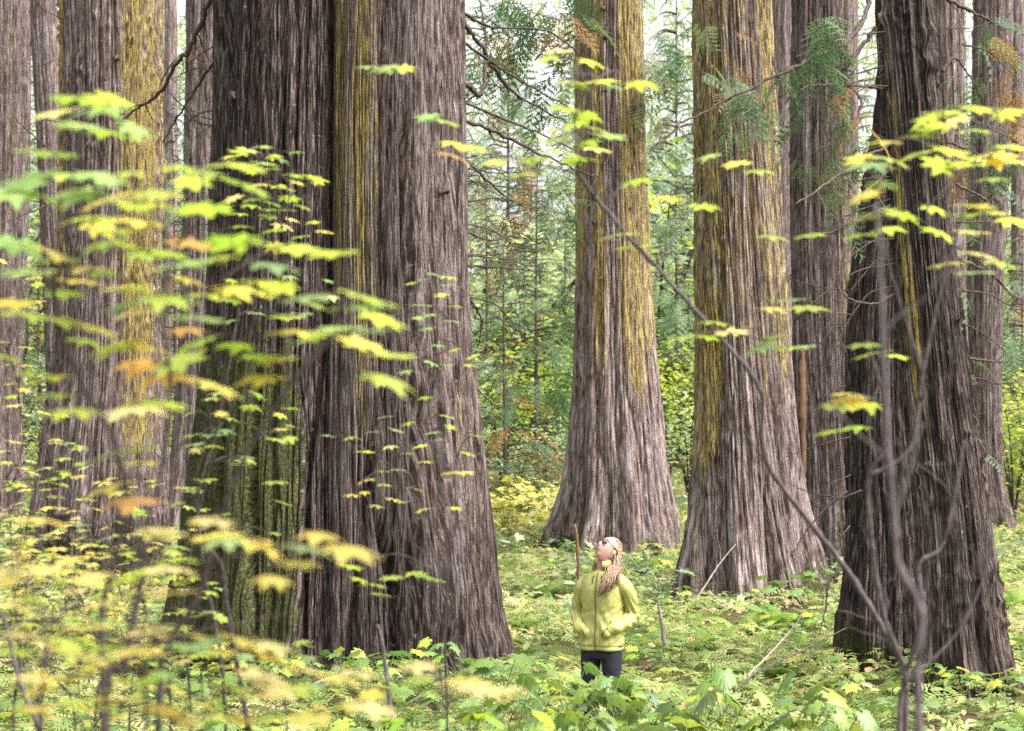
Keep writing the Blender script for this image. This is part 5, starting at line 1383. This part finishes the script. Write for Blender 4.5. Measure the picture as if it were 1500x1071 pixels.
def sph(c, r, nu=20, nv=14):
    u = np.linspace(0, 2 * np.pi, nu, endpoint=False); v = np.linspace(-np.pi / 2 + .05, np.pi / 2 - .05, nv)
    r = np.broadcast_to(np.asarray(r, float), (3,))
    rings = [np.column_stack([np.cos(u) * math.cos(a) * r[0], np.sin(u) * math.cos(a) * r[1], np.full(nu, math.sin(a) * r[2])]) for a in v]
    V = np.vstack(rings) + np.asarray(c)
    i = np.arange(nv - 1)[:, None] * nu; j = np.arange(nu)[None]; j2 = (j + 1) % nu
    F = np.stack([i + j, i + j2, i + nu + j2, i + nu + j], -1).reshape(-1, 4)
    V = np.vstack([V, np.asarray(c) - [0, 0, r[2]], np.asarray(c) + [0, 0, r[2]]]); e = np.arange(nu)
    cap = np.vstack([np.stack([np.full(nu, nv * nu), (e + 1) % nu, e], 1), np.stack([np.full(nu, nv * nu + 1), (nv - 1) * nu + e, (nv - 1) * nu + (e + 1) % nu], 1)])
    return V, [F, cap]

def build_person():
    YAW = RAD(-27)
    px, py = PERSON
    base = (px, py, float(gz(px, py)))
    t = thing('person', 'woman in lime-green jacket and dark trousers, hands in pockets, gazing upward', 'person', base)
    c, s = math.cos(YAW), math.sin(YAW)
    def B(x, y, z): return np.array([x * c - y * s, x * s + y * c, z])   # body frame (faces -y) -> world axes
    HC = np.array([.047, -.005, 1.515])
    a = RAD(-44); hy = RAD(-50)
    Rx = np.array([[1, 0, 0], [0, math.cos(a), -math.sin(a)], [0, math.sin(a), math.cos(a)]])
    Rz = np.array([[math.cos(hy), -math.sin(hy), 0], [math.sin(hy), math.cos(hy), 0], [0, 0, 1]])
    HR = Rz @ Rx
    def Hd(v): return np.asarray(v) @ HR.T + HC
    # --- head in its own frame
    nu, nv = 64, 48
    u = np.linspace(0, 2 * np.pi, nu, endpoint=False); v = np.linspace(-np.pi / 2 + .03, np.pi / 2 - .03, nv)
    U, Vv = np.meshgrid(u, v)
    X = .072 * np.cos(U) * np.cos(Vv); Y = .092 * np.sin(U) * np.cos(Vv); Z = .112 * np.sin(Vv)
    low = np.clip(-Z / .112, 0, 1)
    X = X * (1 - .30 * low ** 1.3); front = np.clip(-Y / .092, 0, 1)
    Y = Y + low * .018 * (Y > 0) * -1.6 - .006 * low * front
    g = lambda cx, cz, wx, wz: np.exp(-((X - cx) / wx) ** 2 - ((Z - cz) / wz) ** 2) * (front > .05)
    Y = Y - .024 * g(0, -.020, .011, .016) - .012 * g(0, .006, .008, .022) - .009 * g(0, -.092, .022, .016) - .007 * g(0, -.056, .022, .010) + .004 * g(0, -.070, .02, .006)
    Y = Y + .011 * (g(.031, .014, .016, .011) + g(-.031, .014, .016, .011)) - .004 * g(0, .036, .05, .012) - .005 * (g(.042, -.022, .02, .018) + g(-.042, -.022, .02, .018))
    HV = np.stack([X, Y, Z], -1).reshape(-1, 3)
    i = np.arange(nv - 1)[:, None] * nu; j = np.arange(nu)[None]; j2 = (j + 1) % nu
    HF = np.stack([i + j, i + j2, i + nu + j2, i + nu + j], -1).reshape(-1, 4)
    e = np.arange(nu)
    HV = np.vstack([HV, [[0, 0, -.112]], [[0, 0, .112]]])
    cap = np.vstack([np.stack([np.full(nu, nv * nu), (e + 1) % nu, e], 1), np.stack([np.full(nu, nv * nu + 1), (nv - 1) * nu + e, (nv - 1) * nu + (e + 1) % nu], 1)])
    parts = [(Hd(HV), [HF, cap])]
    for sx in (-1, 1):
        ev, ef = sph((sx * .071, .012, -.004), (.010, .018, .030)); parts.append((Hd(ev), ef))
    # neck, torso, arms, legs: one body
    parts.append(limb([B(0, .02, 1.28), B(0, .005, 1.38), HC + HR @ np.array([0, .02, -.05])], [.062, .052, .056]))
    parts.append(loft([(B(0, 0, z), rx, ry, YAW) for z, rx, ry in [(.76, .13, .09), (.86, .155, .105), (.98, .125, .09), (1.1, .135, .095), (1.22, .15, .095), (1.31, .14, .075), (1.36, .07, .05)]]))
    LSH, LEL, LWR = np.array([.150, -.06, 1.30]), np.array([.225, .02, 1.03]), np.array([.085, -.135, .935])
    RSH, REL, RWR = np.array([-.125, .075, 1.30]), np.array([-.185, .115, 1.04]), np.array([-.175, -.035, .935])
    for sh, el, wr, dirh in ((LSH, LEL, LWR, np.array([-.075, .05, -.05])), (RSH, REL, RWR, np.array([.075, .02, -.05]))):
        parts.append(limb([sh, (sh + el) / 2, el, (el + wr) / 2, wr], [.045, .042, .035, .032, .024]))
        parts.append(limb([wr, wr + dirh * .5, wr + dirh * .9], [.022, .034, .028], 10))
        dn = dirh / np.linalg.norm(dirh); sd = np.cross(dn, [0, 0, 1.0]); sd /= np.linalg.norm(sd); up = np.cross(sd, dn)
        for f, (o, l) in enumerate([(-.024, .060), (-.008, .070), (.008, .066), (.022, .052)]):
            p0 = wr + dirh * .8 + up * o
            parts.append(limb([p0, p0 + dn * l * .55, p0 + dn * l - sd * .012], [.009, .0085, .007], 8, 8))
        p0 = wr + dirh * .35 + up * -.028
        parts.append(limb([p0, p0 + dn * .03 - up * .02, p0 + dn * .055 - up * .022], [.011, .010, .008], 8, 8))
    for sx in (-1, 1):
        parts.append(limb([B(sx * .085, 0, .82), B(sx * .088, -.01, .47), B(sx * .09, .02, .08)], [.078, .05, .036]))
        parts.append(limb([B(sx * .09, .04, .05), B(sx * .10, -.14, .035)], [.035, .03], 8))
    V, N, F = remesh(parts, .0075, 2)
    loc = (V - HC) @ HR                                         # back to the head frame for the lips
    lip = np.exp(-(loc[:, 0] / .021) ** 2 - ((loc[:, 2] + .056) / .0065) ** 2) * (loc[:, 1] < -.06)
    brow = (np.exp(-((np.abs(loc[:, 0]) - .033) / .018) ** 2 - ((loc[:, 2] - .034 + .1 * np.maximum(0, np.abs(loc[:, 0]) - .04)) / .0035) ** 2)) * (loc[:, 1] < -.05)
    m = NT('skin')
    co = m.n('ShaderNodeTexCoord').outputs['Object']
    cc = m.mix(m.noise(co, 25, 3), (.36, .20, .165), (.43, .25, .21))
    cc = m.mix(m.attr('lip'), cc, (.30, .07, .08)); cc = m.mix(m.attr('brow'), cc, (.22, .13, .07))
    p = m.n('ShaderNodeBsdfPrincipled'); p.inputs['Roughness'].default_value = .5; m.l(cc, p.inputs['Base Color'])
    p.inputs['Subsurface Weight'].default_value = .08; p.inputs['Subsurface Radius'].default_value = (.02, .008, .005)
    m.l(p.outputs[0], m.out.inputs[0])
    obj('body', mesh_np('body', V, F, [m.m], attrs=dict(lip=np.clip(lip, 0, 1), brow=np.clip(brow, 0, .8))), t)

    # --- jacket
    JM = NT('lime_jacket_fabric')
    co = JM.n('ShaderNodeTexCoord').outputs['Object']
    n1 = JM.noise(JM.scaled(co, (14, 14, 7)), 1.0, 3, .5); n2 = JM.noise(co, 400, 2)
    col = JM.mix(n1, (.29, .275, .08), (.34, .325, .105))
    p = JM.n('ShaderNodeBsdfPrincipled'); p.inputs['Roughness'].default_value = .5; p.inputs['Specular IOR Level'].default_value = .4
    JM.l(col, p.inputs['Base Color'])
    b = JM.n('ShaderNodeBump'); b.inputs['Distance'].default_value = .035; b.inputs['Strength'].default_value = .6
    JM.l(n1, b.inputs['Height'])
    b2 = JM.n('ShaderNodeBump'); b2.inputs['Distance'].default_value = .0008; JM.l(n2, b2.inputs['Height']); JM.l(b.outputs[0], b2.inputs['Normal'])
    JM.l(b2.outputs[0], p.inputs['Normal']); JM.l(p.outputs[0], JM.out.inputs[0])
    rings = [(.765, .172, .122), (.80, .174, .126), (.88, .170, .128), (.96, .160, .120), (1.05, .156, .114), (1.14, .164, .126), (1.22, .170, .122), (1.28, .168, .106), (1.33, .142, .090), (1.36, .088, .074), (1.375, .066, .060)]
    jp = [loft([(B(0, .012 * (z - .76) * 2, z), rx, ry, YAW) for z, rx, ry in rings])]
    for wr, dv in ((LWR, [-.05, .0, -.035]), (RWR, [.05, -.01, -.035])):      # hands fill the pockets
        jp.append(sph(wr + np.array(dv), (.05, .045, .04), 18, 12))
    sl = []
    sl.append(limb([LSH + [-.05, .015, .012], LSH + [.012, .01, -.055], (LSH + LEL) / 2 + [.018, .0, 0], LEL, (LEL + LWR) / 2 + [.012, -.01, -.01], LWR, LWR + [-.035, .005, -.015]], [.052, .068, .061, .057, .052, .047, .045], 40, 26))
    sl.append(limb([RSH + [.04, 0, .008], RSH + [-.01, 0, -.06], (RSH + REL) / 2, REL, (REL + RWR) / 2, RWR, RWR + [.035, .0, -.015]], [.052, .066, .058, .054, .050, .046, .044], 40, 26))
    V, N, F = remesh(jp, .0075, 5)
    # cloth folds: drapes at the elbows, pulls towards the pockets and hem
    def folds(V, N):
        wav = np.zeros(len(V))
        for el, wr in ((LEL, LWR), (REL, RWR)):
            q = V - el; dd = np.linalg.norm(q, axis=1)
            wav += .009 * np.exp(-(dd / .12) ** 2) * np.sin(85 * (q @ np.array([.55, -.35, .75])) + 4 * np.sin(30 * q[:, 0]))
            q = V - wr; dd = np.linalg.norm(q, axis=1)
            wav += .006 * np.exp(-(dd / .12) ** 2) * np.sin(70 * (q @ np.array([.8, .2, -.6])) + 3 * np.sin(25 * q[:, 2]))
        wav += .0035 * np.sin(34 * V[:, 0] + 5 * np.sin(9 * V[:, 2]) + 3) * np.clip((1.2 - V[:, 2]) / .4, .15, 1)
        wav += .003 * np.sin(42 * V[:, 2] + 6 * np.sin(14 * V[:, 0])) * np.exp(-((V[:, 2] - .98) / .1) ** 2)
        wav -= .010 * np.exp(-((V[:, 2] - .795) / .006) ** 2)            # stitched hem
        return V + N * wav[:, None]
    V = folds(V, N)
    jo = obj('jacket', mesh_np('jacket', V, F, [JM.m]), t)
    for part in sl:
        V2, N2, F2 = remesh([part], .0065, 2)
        obj('sleeve', mesh_np('sleeve', folds(V2, N2 * .9), F2, [JM.m]), jo)
    from mathutils.bvhtree import BVHTree
    tree_ = BVHTree.FromPolygons([tuple(x) for x in V], [tuple(int(k) for k in f) for f in F])
    def on(p, lift=.003):
        """push a body-frame front point out onto the jacket's surface"""
        o = B(p[0], -.5, p[1]); dv = B(0, 1, 0)
        h = tree_.ray_cast(Vector(o), Vector(dv))[0]
        if h is None: return B(p[0], -.13, p[1])
        return np.array(h) - dv * lift
    def band(pts, w, name, mat, lift=.003):
        q = [on(p, lift) for p in smooth_path([np.array([a_, b_, 0]) for a_, b_ in pts], 24)[:, :2]]
        q = np.array(q); tt = np.gradient(q, axis=0); tt /= np.linalg.norm(tt, axis=1)[:, None]
        out = B(0, -1, 0); sd = np.cross(tt, out); sd /= np.linalg.norm(sd, axis=1)[:, None]
        Vb = np.stack([q - sd * w, q + out * .003, q + sd * w, q - out * .008], 1).reshape(-1, 3)
        n = len(q); i = np.arange(n - 1)[:, None] * 4; j = np.arange(4)[None]; j2 = (j + 1) % 4
        Fb = np.stack([i + j, i + j2, i + 4 + j2, i + 4 + j], -1).reshape(-1, 4)
        return obj(name, mesh_np(name, Vb, Fb, [mat]), jo)
    ZIP = simple('zip_placket', (.14, .14, .025), .5, .2, 60)
    DARKT = simple('dark_trim', (.03, .028, .03), .6, .3, 40)
    band([(0, .772), (.003, 1.0), (0, 1.2), (0, 1.35)], .007, 'zipper', ZIP)
    band([(.065, .88), (.098, .935), (.12, .99)], .008, 'pocket_edge', ZIP)
    band([(-.075, .88), (-.10, .935), (-.125, .99)], .008, 'pocket_edge', ZIP)
    band([(.035, 1.33), (.04, 1.30), (.038, 1.275)], .004, 'drawcord', DARKT)
    band([(-.028, 1.33), (-.034, 1.30), (-.033, 1.27)], .004, 'drawcord', DARKT)
    # stand collar, open at the throat
    k = 26; th = np.linspace(RAD(-90 + 24), RAD(270 - 24), k)
    def ring(r, z, f): return np.array([B(r * 1.02 * math.cos(x), r * math.sin(x) + .012, z + f * (.5 + .5 * math.sin(x))) for x in th])
    R0, R1, R2, R3 = ring(.074, 1.362, 0), ring(.088, 1.438, .012), ring(.081, 1.438, .012), ring(.062, 1.372, 0)
    Vc = np.stack([R0, R1, R2, R3], 1).reshape(-1, 3); i = np.arange(k - 1)[:, None] * 4; j = np.arange(4)[None]; j2 = (j + 1) % 4
    Fc = np.stack([i + j, i + j2, i + 4 + j2, i + 4 + j], -1).reshape(-1, 4)
    obj('collar', mesh_np('collar', Vc, Fc, [JM.m]), jo)
    ho = loft([(B(0, .085, 1.335), .07, .03, YAW), (B(0, .10, 1.37), .085, .045, YAW), (B(0, .095, 1.41), .075, .04, YAW), (B(0, .085, 1.435), .05, .02, YAW)], 20)
    obj('hood', mesh_np('hood', ho[0], ho[1], [simple('plum_hood', (.10, .055, .09), .7, .3, 40)]), jo)

    # --- trousers and boots
    tp = [loft([(B(0, 0, z), rx, ry, YAW) for z, rx, ry in [(.70, .135, .098), (.78, .150, .108), (.86, .150, .105), (.95, .13, .095)]])]
    for sx in (-1, 1):
        tp.append(limb([B(sx * .082, 0, .80), B(sx * .088, -.012, .62), B(sx * .09, -.015, .47), B(sx * .092, .012, .28), B(sx * .092, .02, .10)], [.086, .074, .058, .054, .050], 24, 16))
    V, N, F = remesh(tp, .008, 4)
    V = V + N * (.004 * np.sin(60 * V[:, 2] + 8 * np.sin(20 * V[:, 0])) * np.exp(-((V[:, 2] - .5) / .12) ** 2))[:, None]
    obj('trousers', mesh_np('trousers', V, F, [simple('navy_trousers', (.018, .018, .030), .75, .3, 50, .2)]), t)
    for sx in (-1, 1):
        V, N, F = remesh([limb([B(sx * .092, .03, .14), B(sx * .094, .03, .06)], [.058, .055], 8), limb([B(sx * .094, .045, .045), B(sx * .10, -.06, .042), B(sx * .104, -.15, .035)], [.047, .05, .040], 12)], .008, 2)
        V[:, 2] = np.maximum(V[:, 2], 0.0)
        obj('boot', mesh_np('boot', V, F, [DARKT]), t)

    # --- hair: cap and long locks over her shoulder
    HM = NT('blonde_hair')
    co = HM.n('ShaderNodeTexCoord').outputs['Object']
    n1 = HM.noise(HM.scaled(co, (160, 160, 14)), 1.0, 3, .6)
    col = HM.ramp(n1, [(.36, (.14, .08, .05)), (.5, (.27, .17, .105)), (.62, (.42, .29, .19))])
    p = HM.n('ShaderNodeBsdfPrincipled'); p.inputs['Roughness'].default_value = .42; HM.l(col, p.inputs['Base Color'])
    b = HM.n('ShaderNodeBump'); b.inputs['Distance'].default_value = .004; HM.l(n1, b.inputs['Height']); HM.l(b.outputs[0], p.inputs['Normal'])
    HM.l(p.outputs[0], HM.out.inputs[0])
    r = np.random.default_rng(21)
    cv, cf = sph((0, .012, .014), (.079, .090, .106), 40, 28)
    face = (cv[:, 1] < -.030 + .35 * np.maximum(0, cv[:, 2] - .045)) & (cv[:, 2] < .085)
    cv = np.where(face[:, None], cv * [.80, .72, .86], cv * (1 + .03 * np.sin(70 * cv[:, 0:1])))
    hair = [(Hd(cv), cf)]
    tips = [np.array([-.02, -.185, 1.20]), np.array([.02, -.18, 1.22]), np.array([.06, -.155, 1.24]), np.array([.10, -.11, 1.27])]
    def skull(x, ang, k=1.0):                     # point on the hair cap; ang runs from the brow over the crown to the nape
        rr_ = math.sqrt(max(0.02, 1 - (x / .079) ** 2))
        return Hd(np.array([x, .012 - .094 * rr_ * math.cos(ang) * k, .014 + .108 * rr_ * math.sin(ang) * k]))
    for q in range(420):
        x = .078 * (2 * r.random() - 1); a0 = r.uniform(.95, 2.6) if abs(x) < .06 else r.uniform(1.2, 3.0)
        p0 = skull(x, a0, 1.0); pts = [p0]
        for f in (.35, .7, 1.0):
            pts.append(skull(x * (1 + .05 * f), a0 + (3.25 - a0) * f, 1.03 + .03 * r.random()))
        if q % 10 < 8:
            tip = tips[int(r.integers(0, 4))] + r.normal(0, .014, 3)
            pts[-1] = pts[-1] * .6 + np.array([.105 + r.normal(0, .025), -.05 + r.normal(0, .02), 1.45]) * .4
            pts += [np.array([.090 + r.normal(0, .024), -.085 + r.normal(0, .016), 1.39]), np.array([tip[0] * .6 + .035 + r.normal(0, .01), tip[1] - .012, tip[2] + .08]), tip]
        else:
            pts += [np.array([.12 + r.normal(0, .02), .05, 1.40]), np.array([.12, .07, 1.33]) + r.normal(0, .02, 3)]
        path = smooth_path(pts, 18)
        hair.append(tube(path, np.interp(np.linspace(0, 1, 18), [0, .15, .6, 1], [.0015, .0034, .0030, .0008]), 4))
    Vh, Fh = merge(hair)
    obj('hair', mesh_np('hair', Vh, Fh, [HM.m]), t)

    # --- glasses and eyes
    gl = []
    for sx in (-1, 1):
        tt = np.linspace(0, 2 * np.pi, 25)
        ex = np.sign(np.cos(tt)) * np.abs(np.cos(tt)) ** .6 * .026; ez = np.sign(np.sin(tt)) * np.abs(np.sin(tt)) ** .6 * .018
        gl.append(tube(Hd(np.column_stack([sx * .033 + ex, -.098 + .25 * np.abs(sx * .033 + ex) ** 1.3, .012 + ez])), .0034, 6))
        gl.append(tube(Hd(smooth_path([(sx * .060, -.092, .018), (sx * .077, -.04, .016), (sx * .080, .015, .012), (sx * .078, .03, -.008)], 12)), .0036, 6))
    gl.append(tube(Hd(smooth_path([(-.009, -.103, .015), (0, -.107, .018), (.009, -.103, .015)], 6)), .003, 6))
    Vg, Fg = merge(gl)
    go = obj('glasses', mesh_np('glasses', Vg, Fg, [simple('black_frame', (.012, .010, .012), .3, .2, 40, .5)]), t)
    gm = NT('lens'); p = gm.n('ShaderNodeBsdfPrincipled'); p.inputs['Roughness'].default_value = .05; p.inputs['Transmission Weight'].default_value = 1.0; p.inputs['IOR'].default_value = 1.05
    p.inputs['Base Color'].default_value = (.95, .93, .98, 1); gm.l(p.outputs[0], gm.out.inputs[0])
    for sx in (-1, 1):
        tt = np.linspace(0, 2 * np.pi, 24, endpoint=False)
        ex = np.sign(np.cos(tt)) * np.abs(np.cos(tt)) ** .6 * .025; ez = np.sign(np.sin(tt)) * np.abs(np.sin(tt)) ** .6 * .017
        rim = np.column_stack([sx * .033 + ex, -.098 + .25 * np.abs(sx * .033 + ex) ** 1.3, .012 + ez])
        Vl = Hd(np.vstack([rim, rim + [0, .0012, 0]])); e = np.arange(24)
        Fl = np.stack([e, (e + 1) % 24, 24 + (e + 1) % 24, 24 + e], 1)
        me = bpy.data.meshes.new('lens'); me.from_pydata([tuple(x) for x in Vl], [], [tuple(f) for f in Fl.tolist()] + [tuple(range(23, -1, -1)), tuple(range(24, 48))])
        me.materials.append(gm.m); obj('lens', me, go)
        V, Fe = sph((sx * .031, -.0775, .013), .0125, 16, 12)
        iris = (V[:, 1] < -.0885).astype(float)
        em = NT('eye'); cc = em.mix(em.attr('iris'), (.75, .72, .70), (.05, .07, .08)); p = em.n('ShaderNodeBsdfPrincipled'); p.inputs['Roughness'].default_value = .15
        em.l(cc, p.inputs['Base Color']); em.l(p.outputs[0], em.out.inputs[0])
        obj('eye', mesh_np('eye', Hd(V), Fe, [em.m], attrs=dict(iris=iris)), t)
build_person()
